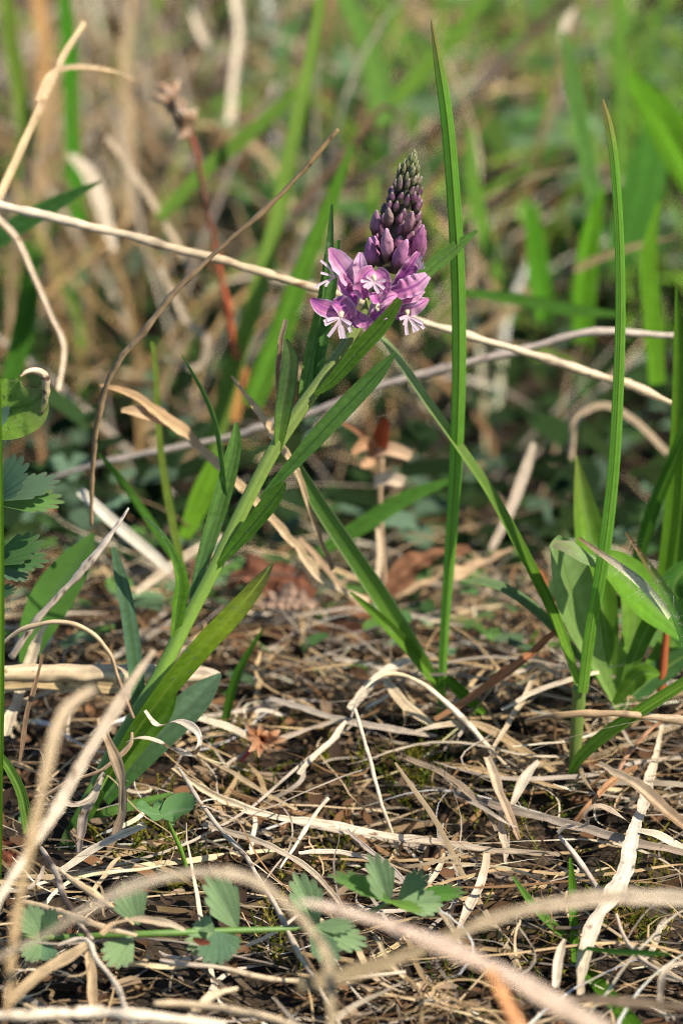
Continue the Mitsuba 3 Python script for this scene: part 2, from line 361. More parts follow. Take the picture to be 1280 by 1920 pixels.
gr = [strands(160, (-.13, .0), (.3, 1.2), (.05, .12), (.0008, .0025), [GREEN, LIME, (.09, .2, .04)], 31, upright=True, lift=(0, 0), droop=.9, m=12, xk=1.6, turn=.35, tone=.2),
      strands(650, (.0, .15), (.35, 1.2), (.05, .13), (.0009, .003), [GREEN, LIME, (.09, .2, .04)], 33, upright=True, lift=(0, 0), droop=.9, m=12, xk=1.6, turn=.35, tone=.2),
      strands(1200, (-3, 3), (1.2, 4.0), (.06, .2), (.003, .008), [GREEN, LIME], 32, upright=True, lift=(0, 0), droop=1.0, m=8)]
put('green_grass', merge(gr), 'grass_blade_skin', soft=.75, kind='stuff', label='blurred green grass growing through the thatch far behind', category='grass')
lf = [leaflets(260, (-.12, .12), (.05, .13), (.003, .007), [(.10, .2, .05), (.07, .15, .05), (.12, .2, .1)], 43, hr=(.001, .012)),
      leaflets(3300, (-.15, .15), (.11, .55), (.004, .012), [(.11, .18, .11), (.045, .09, .03), (.016, .032, .012), (.016, .032, .012), (.02, .04, .016), (.028, .05, .016)], 41, hr=(.002, .034), xk=1.5),  # darkest greens paint the shade of the hollow, the palest its highlights
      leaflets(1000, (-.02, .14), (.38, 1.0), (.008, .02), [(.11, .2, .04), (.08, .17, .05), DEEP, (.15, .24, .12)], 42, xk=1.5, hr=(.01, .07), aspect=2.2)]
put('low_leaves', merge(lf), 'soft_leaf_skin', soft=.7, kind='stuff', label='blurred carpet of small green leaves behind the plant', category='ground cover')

# ---------------------------------------------------------------- moss
def moss(n, seed, spots):
    r = np.random.default_rng(seed)
    parts = []
    for (px, py, rad, k) in spots:
        c = on(px, py, 0)
        for _ in range(k):
            x, y = c[0] + r.normal(0, rad), c[1] + r.normal(0, rad * 1.4)
            z = float(ground(x, y)) + .0005
            h = r.uniform(.003, .007)
            d = unit(np.array([r.normal(0, .5), r.normal(0, .5), 1.0]))
            t = np.linspace(0, 1, 8)
            Q = np.array([x, y, z]) + d * (t * h)[:, None] + np.array([r.normal(0, .3), r.normal(0, .3), 0]) * (t ** 2 * h)[:, None]
            col = np.array([[.24, .25, .03], [.33, .29, .05], [.13, .19, .03]][r.integers(3)]) * r.uniform(.6, 1.3)
            for q, s in zip(Q[1:], np.linspace(1, .5, 7)):
                for a in r.uniform(0, 6.28, 3):
                    o = np.array([math.cos(a), math.sin(a), .55]) * .0009 * s
                    sd = np.cross(o, d); sd = sd / np.linalg.norm(sd) * .00022 * s
                    parts.append((np.array([q + sd, q - sd, q + o]), np.array([[0, 1, 2]]), np.tile(col, (3, 1))))
            V, F, u, v = rod(Q, np.full(8, .00022), 4)
            parts.append((V, F, np.tile(col * .7, (len(V), 1))))
    return merge(parts)
put('moss', moss(0, 51, [(320, 1630, .003, 40), (270, 1570, .004, 35), (1160, 1725, .003, 26), (1210, 1760, .003, 14), (850, 1450, .005, 30), (780, 1490, .004, 30), (1000, 1560, .004, 20), (500, 1790, .003, 16),
                         (700, 1500, .008, 40), (600, 1640, .006, 22), (1230, 1650, .004, 22), (880, 1880, .004, 20), (480, 1480, .006, 30), (960, 1790, .004, 18)]),
    'soft_leaf_skin', smooth=False, kind='stuff', label='yellow green moss sprigs between the dry grass litter', category='moss')

# ---------------------------------------------------------------- the flowering plant
mw = thing('milkwort', 'leaning milkwort plant with a pink and purple flower spike', 'flower')
STEM = [(105, 1628), (150, 1535), (205, 1425), (255, 1340), (300, 1265), (345, 1175), (400, 1070), (455, 955), (510, 850), (555, 780), (600, 717), (645, 650), (682, 588), (715, 520), (742, 440), (762, 350), (775, 292)]
YS = [.000, .003, .006, .009, .012, .014, .016, .018, .019, .020]
stem = stalk(STEM, [24, 26, 27, 28, 28, 27, 26, 26, 26, 26, 25, 22, 19, 16, 14, 12, 8], Y=YS, m=150, sides=14, cols=[(.16, .31, .04), (.16, .30, .04), (.18, .29, .05), (.18, .24, .06), (.16, .25, .05)], streak=.5, lines=5, blotch=.12)
put('stem', stem, 'stalk_skin', mw)
keep = stem[1]
put('stem_hair', hairs(stem[0], keep, 1300, .00025, 61, (.35, .45, .2)), 'straw_skin', mw, smooth=False, kind='stuff')

POLY = dict(nc=15, m=90, keel=1.3, streak=.3, lines=5, blotch=.35, fine=1500, spots=(.16, .25, .12), spot_at=.71, spot_f=2600)  # the pale spots are tiny glints painted into the leaf colour
DK, MD = (.13, .27, .055), (.19, .36, .045)
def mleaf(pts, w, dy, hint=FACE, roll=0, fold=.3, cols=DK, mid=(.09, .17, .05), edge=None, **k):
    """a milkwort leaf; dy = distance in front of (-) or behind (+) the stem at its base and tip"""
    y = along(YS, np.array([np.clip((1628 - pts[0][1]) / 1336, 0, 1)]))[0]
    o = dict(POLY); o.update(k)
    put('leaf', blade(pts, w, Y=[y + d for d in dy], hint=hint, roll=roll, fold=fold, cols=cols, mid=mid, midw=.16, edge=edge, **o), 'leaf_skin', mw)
mleaf([(428, 992), (424, 920), (416, 845), (404, 785), (378, 725), (341, 665)], [8, 13, 15, 14, 11, 3], (.001, .000, -.002), roll=50, fold=.5)
mleaf([(360, 1122), (383, 1042), (408, 962), (428, 890), (441, 832), (443, 792)], [10, 26, 33, 33, 25, 6], (.001, .003, .004), fold=.28, cols=[(.11, .22, .08), DK, DK])
mleaf([(521, 845), (529, 780), (538, 722), (543, 672), (535, 636)], [12, 30, 34, 30, 8], (-.002, -.003, -.004), roll=-8, cols=[MD, (.10, .19, .05), (.10, .17, .05)], mid=(.13, .15, .06), edge=(.06, .10, .04), fold=.35)
mleaf([(562, 790), (574, 725), (588, 655), (606, 565), (617, 470), (622, 383)], [8, 25, 30, 24, 16, 4], (.002, .004, .005), cols=[DK, DK, (.05, .12, .04)], fold=.45)
mleaf([(592, 712), (600, 668), (610, 612), (622, 540), (634, 450)], [10, 20, 22, 18, 8], (.001, .0015, .002), cols=(.09, .22, .045), fold=.5)
mleaf([(590, 740), (625, 712), (672, 658), (718, 608), (750, 561)], [8, 23, 32, 31, 14], (-.003, -.005, -.006), roll=12, cols=[(.15, .31, .035), (.12, .26, .03), (.12, .25, .03)], mid=(.06, .13, .03), fold=.2)
mleaf([(488, 935), (540, 880), (602, 812), (662, 748), (706, 702), (741, 661)], [8, 22, 33, 36, 30, 6], (-.001, -.003, -.005), cols=[(.09, .22, .04), DK, DK], mid=(.06, .15, .03), fold=.35)
mleaf([(404, 1066), (450, 1012), (492, 962), (520, 926), (534, 904)], [8, 27, 34, 30, 10], (-.002, -.004, -.005), roll=10, cols=[(.14, .32, .03), (.11, .25, .03), (.10, .22, .03)], mid=(.05, .11, .03), fold=.25)
mleaf([(326, 1192), (333, 1135), (337, 1088), (320, 1036), (296, 996), (272, 971)], [16, 28, 28, 18, 12, 4], (-.001, -.002, -.004), roll=[-25, -30, -65], cols=[(.14, .3, .03), (.13, .3, .03), (.06, .11, .06)], fold=.7)
mleaf([(262, 1420), (258, 1300), (248, 1205), (237, 1135), (224, 1075), (212, 1026)], [18, 28, 30, 28, 23, 8], (.004, .006, .007), hint=(.2, -.75, .6), cols=[(.07, .19, .05), (.10, .2, .10), (.10, .19, .10)], fold=.3)
mleaf([(205, 1455), (252, 1378), (315, 1290), (382, 1210), (440, 1148), (486, 1092), (511, 1056)], [20, 31, 37, 41, 39, 26, 5], (-.003, -.007, -.006), roll=-6, nc=13, m=90, cols=[(.08, .19, .02), (.11, .24, .02), (.19, .34, .025), (.24, .35, .03), (.10, .10, .04)], mid=(.26, .38, .05), fold=.6)
mleaf([(222, 1440), (268, 1372), (302, 1325), (326, 1284)], [34, 50, 54, 18], (-.001, -.002, -.003), cols=[MD, (.11, .25, .02)], mid=(.1, .2, .03), fold=.2)
mleaf([(196, 1500), (270, 1412), (338, 1345), (382, 1300), (414, 1264)], [30, 62, 66, 52, 8], (.002, .004, .006), hint=(0, -.6, .8), cols=[(.09, .24, .04), (.10, .2, .09), (.12, .21, .12)], mid=(.10, .17, .09), fold=.2)
mleaf([(160, 1537), (215, 1522), (272, 1506), (322, 1488)], [12, 20, 20, 6], (-.002, -.003, -.002), roll=30, cols=DK, fold=.5)
mleaf([(190, 1480), (140, 1560), (112, 1612)], [24, 34, 16], (-.003, -.004, -.004), cols=[MD, (.06, .15, .03), (.16, .25, .08)], fold=.4)
mleaf([(108, 1628), (78, 1598), (52, 1560), (40, 1520)], [18, 30, 30, 8], (.002, .004, .006), cols=GLAUC, fold=.3)
mleaf([(112, 1632), (80, 1660), (40, 1668)], [14, 26, 6], (-.004, -.006, -.008), cols=DEEP, fold=.3)
mleaf([(108, 1600), (160, 1580), (205, 1560)], [20, 46, 14], (.008, .012, .014), cols=(.05, .11, .08), fold=.2)

mleaf([(748, 556), (790, 518), (842, 474), (894, 432)], [12, 24, 26, 6], (.004, .005, .006), cols=DK, fold=.4)
# buds: packed spirally round the spike, small and green at the top, pink below
AX = [(694, 572), (716, 520), (737, 470), (748, 420), (757, 370), (766, 325), (775, 288)]
AXP, AXPIX, _ = path(AX, Y=[.0195, .020], m=80)
def ovoid(base, d, L, W, cb, ct, seed, tip=None):
    t = np.linspace(0, 1, 14)
    prof = np.sin(np.pi * np.clip(t * .9 + .06, 0, 1)) ** .75 * (1 - .28 * t)
    Q = base + d * (t * L)[:, None]
    V, F, u, v = rod(Q, np.maximum(prof, .12) * W, 12, .4, seed)
    c = along([cb, cb, (np.array(cb) + ct * 2) / 3, ct, ct, ct if tip is None else tip], v)
    c = c * (1 + 1.0 * (meshkit.noise(np.stack([u * 5, v * 2.5, v * 0 + seed], -1), seed) - .5))[:, None]
    return V, F, np.clip(c, .01, .8)
r = np.random.default_rng(71)
TR = unit(AXP[-1] - AXP[0])
A0 = unit(np.cross(TR, [0, -1.0, .2])); B0 = np.cross(A0, TR)
NB = 116
for k in range(NB):
    s = 1 - (1 - k / (NB - 1)) ** 1.25
    s = .30 + .68 * s
    idx = int(np.clip(s + r.normal(0, .012), 0, .99) * 79)
    px = AXPIX[idx]
    q = (s - .30) / .68
    rad = np.interp(q, [0, .25, .5, .75, .9, 1], [44, 45, 39, 29, 17, 5]) * px
    L = np.interp(q, [0, .2, .45, .7, 1], [44, 34, 29, 24, 20]) * px * r.uniform(.82, 1.15)
    W = np.interp(q, [0, .2, .45, .7, 1], [23, 19, 17, 13, 9]) * px * r.uniform(.85, 1.12)
    a = k * 2.39996 + .5 + r.normal(0, .22)
    o = A0 * math.cos(a) + B0 * math.sin(a)
    d = unit(TR + .10 * r.normal(size=3) + o * np.interp(q, [0, .4, 1], [.5, .27, .05]))
    low, midc, top = np.array([.42, .17, .31]), np.array([.12, .055, .085]), np.array([.17, .20, .07])
    ct = along([low, low * .85, midc * 1.5, midc * 1.1, midc, top * .6 + midc * .4, top], np.array([q]))[0] * r.uniform(.75, 1.25)
    cb = along([(.09, .06, .05), (.06, .045, .04), (.07, .06, .04), (.09, .11, .04), (.12, .16, .05)], np.array([q]))[0]
    tip = ct * .5 + np.array([.3, .26, .22]) * .5 if q > .15 else ct * .8 + np.array([.1, .05, .1])  # whitish tip: a highlight painted into the bud colour
    put('bud', ovoid(AXP[idx] + o * rad * .72 - TR * L * .35, d, L, W, cb, ct, 300 + k, tip), 'bud_skin', mw)
put('spike_core', (lambda Q, W: (lambda V, F, u, v: (V, F, np.tile([.05, .05, .025], (len(V), 1))))(*rod(Q, W, 10)))(AXP[20:78], np.interp(np.linspace(0, 1, 58), [0, .3, .7, 1], [46, 44, 26, 8]) * AXPIX[20:78]), 'stalk_skin', mw)
# the lowest buds, the largest ones, each where it sits
for (bx, by, tx, ty, w, Yb, c) in [(696, 504, 692, 442, 29, .0155, (.36, .10, .36)), (726, 492, 724, 425, 32, .014, (.46, .16, .38)), (738, 508, 764, 446, 34, .0135, (.45, .12, .38)), (774, 490, 794, 418, 30, .0155, (.34, .08, .28)),
                                   (783, 497, 797, 428, 22, .017, (.34, .08, .28)), (701, 440, 706, 392, 24, .016, (.28, .10, .26)), (728, 425, 728, 388, 24, .0145, (.22, .10, .16)), (760, 440, 774, 394, 24, .0145, (.28, .10, .2))]:
    b, t_ = at(bx, by, Yb + .002), at(tx, ty, Yb - .0005)
    L = np.linalg.norm(t_ - b)
    c = np.array(c) * np.array([1.05, 1.6, .92])
    put('bud', ovoid(b, (t_ - b) / L, L * .95, w * .9 * AXPIX[20], (.06, .04, .035), c, nseed(), c * 1.1 + .06), 'bud_skin', mw)

PINK, ROSE, PURP, WHITE = (.66, .26, .48), (.75, .45, .61), (.44, .12, .36), (.66, .52, .58)
def petal(fl, pts, w, Y, cols=(PURP, PINK, PINK), roll=0, fold=.35, hint=FACE, vein=(.34, .08, .36), name='wing'):
    V, F, c = blade(pts, w, Y=Y, cols=list(cols), m=26, nc=13, hint=hint, roll=roll, fold=fold, keel=1.8, ruffle=.34, streak=.55, lines=7, blotch=.3, fine=900, mid=vein, midw=.12, edge=(.78, .56, .74))
    put(name, (V, F, c), 'petal_skin', mw + '__' + fl)
def fringe(fl, c, tips, Y, w=6, col=(WHITE, (.76, .62, .70))):
    for k, (tx, ty) in enumerate(tips):
        q = 1.0 + (.14, -.16, .04, .2, -.08)[(k * 3 + int(tx)) % 5]
        tx, ty = c[0] + (tx - c[0]) * q, c[1] + (ty - c[1]) * q
        mx, my = c[0] * .45 + tx * .55 + (k % 3 - 1) * 2.5, c[1] * .45 + ty * .55 - 1.5
        put('fringe_lobe', blade([c, (mx, my), (tx, ty)], [3, w * .62, w * .85, w * .8], Y=[Y, Y - .0006, Y - .001], cols=list(col), m=10, nc=5, fold=.3, blotch=.06), 'petal_skin', mw + '__' + fl)
def throat(fl, c, w, Y, col=(.5, .48, .2)):
    b = at(c[0], c[1], Y)
    px = np.linalg.norm(at(c[0] + 1, c[1], Y) - b)
    put('throat', ovoid(b + np.array([0, .0008, .0006]), unit(np.array([.1, -.7, -.5])), w * 1.3 * px, w * px, col, np.array([.6, .55, .35]), nseed()), 'bud_skin', mw + '__' + fl)
f = 'flower'
petal(f, [(670, 552), (655, 520), (634, 490), (617, 465)], [12, 36, 42, 34, 6], (.0150, .0125, .0125), cols=(PURP, ROSE, PINK), roll=-12)
petal(f, [(668, 556), (655, 548), (644, 530), (640, 512)], [8, 24, 26, 8], (.0145, .013, .0125), cols=(PURP, PINK))
petal(f, [(664, 545), (661, 565), (655, 588)], [6, 22, 8], (.0145, .013, .013), cols=(PURP, PURP))
fringe(f, (628, 520), [(596, 510), (595, 537), (604, 492), (607, 541)], .0125)
throat(f, (634, 520), 12, .013)
f = 'flower_001'
petal(f, [(684, 545), (680, 520), (675, 497), (676, 473)], [10, 26, 28, 8], (.0145, .0125, .0128), cols=(PINK, ROSE, ROSE))
petal(f, [(686, 558), (678, 540), (684, 516), (700, 504)], [14, 34, 34, 16], (.0125, .0105, .0112), cols=(PURP, PINK, PINK), roll=-18)
petal(f, [(716, 556), (722, 540), (718, 518), (706, 506)], [12, 24, 28, 14], (.0122, .0105, .0112), cols=(PURP, PINK, PINK), roll=15)
petal(f, [(700, 548), (704, 560), (710, 566)], [14, 22, 8], (.0120, .0108, .0108), cols=(PINK, PURP))
fringe(f, (700, 528), [(677, 528), (678, 541), (689, 540), (712, 554), (718, 540), (720, 527), (686, 516)], .0100, w=8)
throat(f, (700, 525), 13, .0102, (.55, .42, .3))
f = 'flower_002'
petal(f, [(724, 552), (752, 545), (780, 534), (802, 516)], [12, 36, 42, 16], (.0150, .0128, .0135), cols=(PURP, PINK, ROSE), roll=10)
petal(f, [(736, 545), (758, 520), (776, 492), (784, 472)], [12, 30, 26, 8], (.0165, .0150, .0155), cols=((.22, .05, .2), (.30, .08, .28), PINK))
petal(f, [(730, 556), (750, 560), (775, 556), (795, 545)], [8, 22, 22, 6], (.0158, .0145, .0150), cols=(PURP, PINK, ROSE))
fringe(f, (784, 505), [(790, 484), (794, 494), (794, 503), (783, 487)], .0150, w=7)
throat(f, (780, 508), 10, .0155)
f = 'flower_003'
petal(f, [(645, 588), (624, 582), (602, 574), (583, 560)], [14, 30, 32, 8], (.0140, .0115, .0112), cols=(PINK, PINK, PURP), roll=14)
petal(f, [(656, 602), (650, 582), (638, 570), (624, 566)], [16, 36, 34, 10], (.0135, .0112, .0118), cols=(PINK, PINK, PURP))
fringe(f, (638, 596), [(604, 604), (606, 611), (616, 630), (640, 638), (645, 633), (657, 622), (655, 606), (617, 600)], .0108, w=8)
throat(f, (638, 592), 14, .0110, (.55, .5, .15))
f = 'flower_004'
petal(f, [(662, 582), (674, 598), (688, 606), (692, 630)], [10, 26, 26, 10], (.0140, .0120, .0118), cols=(PURP, PINK, PURP), roll=-20)
petal(f, [(660, 590), (664, 604), (672, 614)], [8, 16, 6], (.0145, .013, .013), cols=(PURP, PURP))
f = 'flower_005'
petal(f, [(694, 590), (708, 572), (726, 558), (744, 552)], [10, 26, 26, 6], (.0130, .0110, .0115), cols=(ROSE, ROSE, PINK), roll=10)
petal(f, [(694, 605), (708, 590), (724, 580), (738, 566)], [10, 28, 28, 8], (.0125, .0108, .0112), cols=(PURP, PURP, PINK), roll=-15)
throat(f, (706, 578), 16, .0112, (.35, .38, .10))
f = 'flower_006'
petal(f, [(756, 596), (766, 580), (784, 572), (803, 560)], [14, 34, 32, 6], (.0165, .0145, .0148), cols=(PINK, ROSE, PINK), roll=8)
petal(f, [(748, 600), (752, 584), (760, 570), (772, 560)], [10, 24, 24, 8], (.0168, .0155, .0158), cols=(PURP, PINK, ROSE))
fringe(f, (764, 592), [(788, 604), (790, 612), (778, 626), (763, 627), (757, 612), (746, 600), (782, 616)], .0140, w=8)
throat(f, (762, 590), 11, .0142)
for pts in ([(690, 560), (696, 530), (706, 512)], [(720, 575), (745, 560), (760, 540)], [(664, 580), (672, 560), (676, 545)], [(700, 600), (690, 575), (686, 560)]):
    put('pedicel', stalk(pts, [8, 7, 6], Y=[.0175, .0165], m=14, cols=(.2, .26, .07)), 'stalk_skin', mw)

# ---------------------------------------------------------------- sharp green grass
def grass(parent, pts, w, Y=None, lift=None, cols=GREEN, name='blade', mid=(.15, .27, .035), fold=.45, edge=None, roll=0, hint=FACE, **k):
    k = {**dict(nc=21, ridges=5, ridge=.00002, streak=.5, lines=6, blotch=.16, midw=.12), **k}
    put(name, blade(pts, w, Y=Y, lift=lift, cols=cols, mid=mid, fold=fold, edge=edge, roll=roll, hint=hint, **k), 'grass_blade_skin', parent)

t = thing('grass_tuft', 'grass tuft with the tallest upright blade, just right of the flower spike', 'grass')
grass(t, [(826, 1345), (833, 1185), (843, 1050), (852, 920), (858, 800), (861, 680), (860, 560), (856, 450), (848, 330), (838, 220), (823, 120), (808, 38)],
      [15, 17, 21, 24, 26, 27, 27, 27, 26, 24, 19, 3], Y=[.036, .030, .026, .022, .020], cols=[(.19, .42, .045)] + [(.165, .39, .045)] * 9 + [(.18, .39, .05), (.34, .26, .09)], roll=-6, m=160, mid=(.2, .32, .05), fold=-.5)
grass(t, [(824, 1290), (776, 1220), (720, 1130), (660, 1040), (600, 950), (556, 876), (540, 850)], [18, 32, 36, 33, 29, 20, 8], Y=[.036, .034, .032], cols=[GREEN, (.085, .19, .03), (.085, .18, .04)], mid=(.07, .16, .03), edge=(.3, .4, .16), fold=.6, m=90)  # pale edge colour paints in the bright sheen along this blade
grass(t, [(818, 1275), (764, 1212), (704, 1152), (656, 1110)], [14, 22, 18, 4], Y=[.036, .034, .032], cols=[GREEN, (.09, .2, .02)], fold=.5)
grass(t, [(836, 1270), (868, 1302), (908, 1338)], [14, 24, 10], Y=[.034, .030], cols=(.10, .24, .02))
t = thing('grass_tuft', 'grass shoot with a slender upright blade, beside the broad leaves on the right', 'grass')
put('culm', stalk([(1072, 1512), (1078, 1400), (1086, 1285)], [24, 23, 26], Y=[.016, .014], cols=[(.16, .2, .05), (.12, .2, .035)], streak=.15, sides=12), 'stalk_skin', t)
grass(t, [(1092, 1300), (1107, 1180), (1130, 1050), (1150, 880), (1160, 700), (1163, 560), (1160, 430), (1152, 310), (1142, 240), (1129, 187)], [20, 23, 25, 23, 21, 19, 18, 17, 16, 5], Y=[.012, .012, .014, .016, .018],
      cols=[(.22, .44, .05), (.19, .42, .045)] + [(.165, .39, .045)] * 7 + [(.18, .39, .05), (.34, .26, .09)], roll=-4, m=140, mid=(.16, .28, .04), fold=-.45)
grass(t, [(1084, 1290), (1040, 1165), (980, 1042), (920, 930), (860, 840), (800, 755), (738, 664), (710, 628)], [16, 25, 27, 24, 22, 22, 18, 10], Y=[.015, .024, .030, .034], cols=[GREEN, (.11, .23, .025), (.2, .32, .08), (.3, .4, .18)], roll=-10, hint=(.3, -.7, .6), m=100)
grass(t, [(1068, 1452), (1085, 1422), (1130, 1380), (1200, 1332), (1290, 1275)], [10, 20, 24, 24, 22], Y=[.012, .008, .004], cols=GREEN)
t = thing('grass_tuft', 'bright grass blades at the right edge behind the broad leaved plant', 'grass')
grass(t, [(1238, 1120), (1258, 960), (1268, 800), (1271, 660), (1267, 538)], [26, 30, 26, 22, 4], Y=[.05, .045, .04], cols=[(.12, .27, .02), (.11, .25, .02)], m=70)
grass(t, [(1190, 1060), (1225, 950), (1262, 860), (1290, 780)], [22, 26, 24, 22], Y=[.055, .045, .04], cols=(.075, .2, .02), m=50)
grass(t, [(1262, 1100), (1276, 960), (1290, 830)], [30, 36, 32], Y=[.06, .055], cols=(.10, .24, .02), m=40)
t = thing('grass_tuft', 'small three bladed grass seedling at the lower right corner', 'grass')
grass(t, [(1080, 1772), (1040, 1742), (1000, 1700), (960, 1643)], [14, 20, 18, 4], lift=[3, 6, 9, 12], cols=(.11, .24, .04), hint=(0, -.4, .9))
grass(t, [(1078, 1812), (1075, 1740), (1072, 1660), (1068, 1608)], [14, 16, 15, 5], lift=[2, 6, 11, 15], cols=(.09, .22, .02))
grass(t, [(1066, 1776), (1130, 1786), (1200, 1790), (1256, 1790)], [20, 23, 22, 8], lift=[4, 14, 19, 22], cols=(.06, .17, .03), hint=(0, -.4, .9))
grass(t, [(1085, 1800), (1115, 1842), (1150, 1885), (1195, 1935)], [18, 32, 34, 30], lift=[3, 5, 6, 6], cols=(.09, .23, .02), hint=(0, -.4, .9))
t = thing('grass_sprig', 'short curved grass blade standing right of the straw end, over reddish litter', 'grass')
grass(t, [(416, 1418), (424, 1345), (446, 1262), (494, 1178)], [14, 16, 16, 4], Y=[.035, .030], cols=(.07, .19, .02))
t = thing('grass_sprig', 'upright green blade cut by the left edge of the picture', 'grass')
grass(t, [(-2, 1700), (0, 1500), (3, 1250), (2, 960), (-2, 700)], [10, 12, 13, 11, 8], Y=[-.02, -.02, -.015], cols=(.14, .30, .02))
t = thing('grass_sprig', 'pale green sprout bent over at the left edge above the moss', 'grass')
grass(t, [(55, 1560), (42, 1490), (18, 1440), (-8, 1405)], [22, 20, 18, 10], Y=[-.012, -.014], cols=(.16, .30, .05))
t = thing('grass_sprig', 'dim short green blade between the straws near the right grass shoot', 'grass')
grass(t, [(972, 1282), (985, 1230), (1008, 1180)], [20, 18, 5], Y=[.055, .055], cols=(.13, .25, .03))

# ---------------------------------------------------------------- broad leaved plant on the right
bp = thing('broad_leaved_plant', 'fresh green broad leaved seedling with a curled over leaf, right side', 'plant')
def bleaf(pts, w, Y, cols=(.12, .25, .035), mid=(.2, .33, .08), **k):
    o = dict(nc=15, m=60, keel=1.3, streak=.25, lines=5, blotch=.25, fold=.25, midw=.1); o.update(k)
    put('leaf', blade(pts, w, Y=Y, cols=cols, mid=mid, **o), 'soft_leaf_skin', bp)
bleaf([(1160, 1330), (1142, 1240), (1128, 1140), (1112, 1040), (1094, 945), (1080, 853)], [18, 36, 56, 66, 42, 3], [.038, .042, .046], cols=[(.16, .28, .05), (.13, .28, .03), (.14, .29, .03), (.2, .26, .05)], fold=.5)
bleaf([(1160, 1332), (1122, 1250), (1092, 1172), (1070, 1105), (1054, 1052), (1036, 1012)], [14, 34, 74, 98, 80, 30], [.030, .026, .020, .016], cols=[(.2, .34, .07), (.23, .38, .10), (.24, .39, .11), (.26, .4, .14)], fold=.2, hint=(.25, -.75, .5))
bleaf([(1036, 1018), (1066, 1024), (1100, 1042), (1140, 1062)], [16, 30, 36, 30], [.014, .013, .016], cols=[(.3, .3, .16), (.25, .36, .15), (.2, .33, .1)], hint=(-.2, -.5, .85), fold=-.3)
bleaf([(1120, 1045), (1160, 1078), (1205, 1120), (1250, 1162), (1285, 1200)], [40, 84, 92, 60, 14], [.020, .026, .03], cols=[(.16, .33, .04), (.14, .32, .03), (.12, .28, .04)], roll=25)
bleaf([(1150, 1315), (1090, 1245), (1035, 1185), (975, 1132), (920, 1102), (864, 1090)], [14, 24, 42, 46, 38, 5], [.034, .028, .022, .018], cols=[(.13, .26, .04), (.10, .2, .05), (.12, .21, .09), (.14, .2, .09)], hint=(-.1, -.55, .83), roll=-20, fold=.5)
bleaf([(1160, 1325), (1188, 1235), (1220, 1165), (1262, 1110)], [14, 28, 34, 30], [.03, .03, .03], cols=(.10, .22, .03))
bleaf([(1150, 1320), (1178, 1285), (1205, 1262), (1236, 1264)], [10, 30, 38, 8], [.028, .024, .022], cols=(.16, .33, .035))
bleaf([(1160, 1335), (1200, 1290), (1250, 1250), (1290, 1225)], [14, 40, 46, 30], [.034, .036, .036], cols=(.07, .17, .05))
bleaf([(1300, 1230), (1272, 1160), (1262, 1100), (1290, 1060)], [30, 60, 60, 30], [.040, .036, .036], cols=(.07, .19, .03))
bleaf([(1152, 1322), (1172, 1240), (1190, 1170), (1182, 1105), (1160, 1062)], [12, 30, 50, 44, 5], [.034, .036, .038], cols=[(.18, .34, .05), (.18, .35, .05)], fold=.35)
bleaf([(1165, 1325), (1215, 1270), (1262, 1205), (1295, 1150)], [12, 40, 56, 40], [.036, .040, .042], cols=[(.14, .3, .04), (.13, .29, .04)], hint=(.2, -.7, .65))
t = thing('dry_leaf_tip', 'whitish hairy dry tip lying over the broad leaves at right', 'dry leaf')
hb = blade([(1084, 1008), (1120, 1034), (1160, 1062), (1205, 1098), (1256, 1156)], [4, 10, 14, 18, 16], Y=[.010, .008], cols=[(.3, .16, .1), (.45, .45, .3), (.4, .48, .25)], nc=7, fold=.5, streak=.4)
put('blade', hb, 'straw_skin', t)
put('hair', hairs(hb[0], hb[1], 130, .0028, 62, (.7, .68, .6), lean=.9), 'straw_skin', t, smooth=False, kind='stuff')
t = thing('grass_sprig', 'thin hairy green blade crossing the whitish tip at the right edge', 'grass')
gb = blade([(1290, 1215), (1258, 1130), (1215, 1062), (1172, 998)], [26, 22, 14, 3], Y=[.006, .008], cols=[(.05, .14, .03), (.12, .22, .05), (.25, .12, .06)], nc=7, fold=.6, streak=.2)
put('blade', gb, 'grass_blade_skin', t)
put('hair', hairs(gb[0], gb[1], 50, .0022, 63, (.7, .7, .62), lean=.9), 'straw_skin', t, smooth=False, kind='stuff')
t = put('red_stem', stalk([(1238, 1300), (1243, 1240), (1250, 1170)], [18, 16, 12], Y=.036, cols=(.35, .09, .03)), 'stalk_skin', label='short orange red stem standing right of the broad leaves', category='stem')

# ---------------------------------------------------------------- dry straws that can be told apart
def straw(label, pts, w, Y=None, lift=None, cols=STRAW, round_=False, name='dry_straw', cat='straw', hint=(0, -.6, .8), **k):
    soft = .8 if Y is not None and np.max(Y) < -.06 else 0.0
    w = np.asarray(w, float) * .85
    if round_:
        k = {**dict(nodes=2, streak=.45, blotch=.4, lines=4, sides=12, spots=(.14, .09, .05), spot_at=.74), **k}
        put(name, stalk(pts, w, Y=Y, lift=lift, cols=cols, **k), 'stalk_skin', soft=soft, label=label, category=cat)
    else:
        k = {**dict(nc=13, fold=.35, streak=.55, lines=5, blotch=.4, ridges=3, ridge=.00003, spots=(.14, .09, .05), spot_at=.74), **k}
        put(name, blade(pts, w, Y=Y, lift=lift, cols=cols, hint=hint, wob=.9, **k), 'straw_skin', soft=soft, label=label, category=cat)

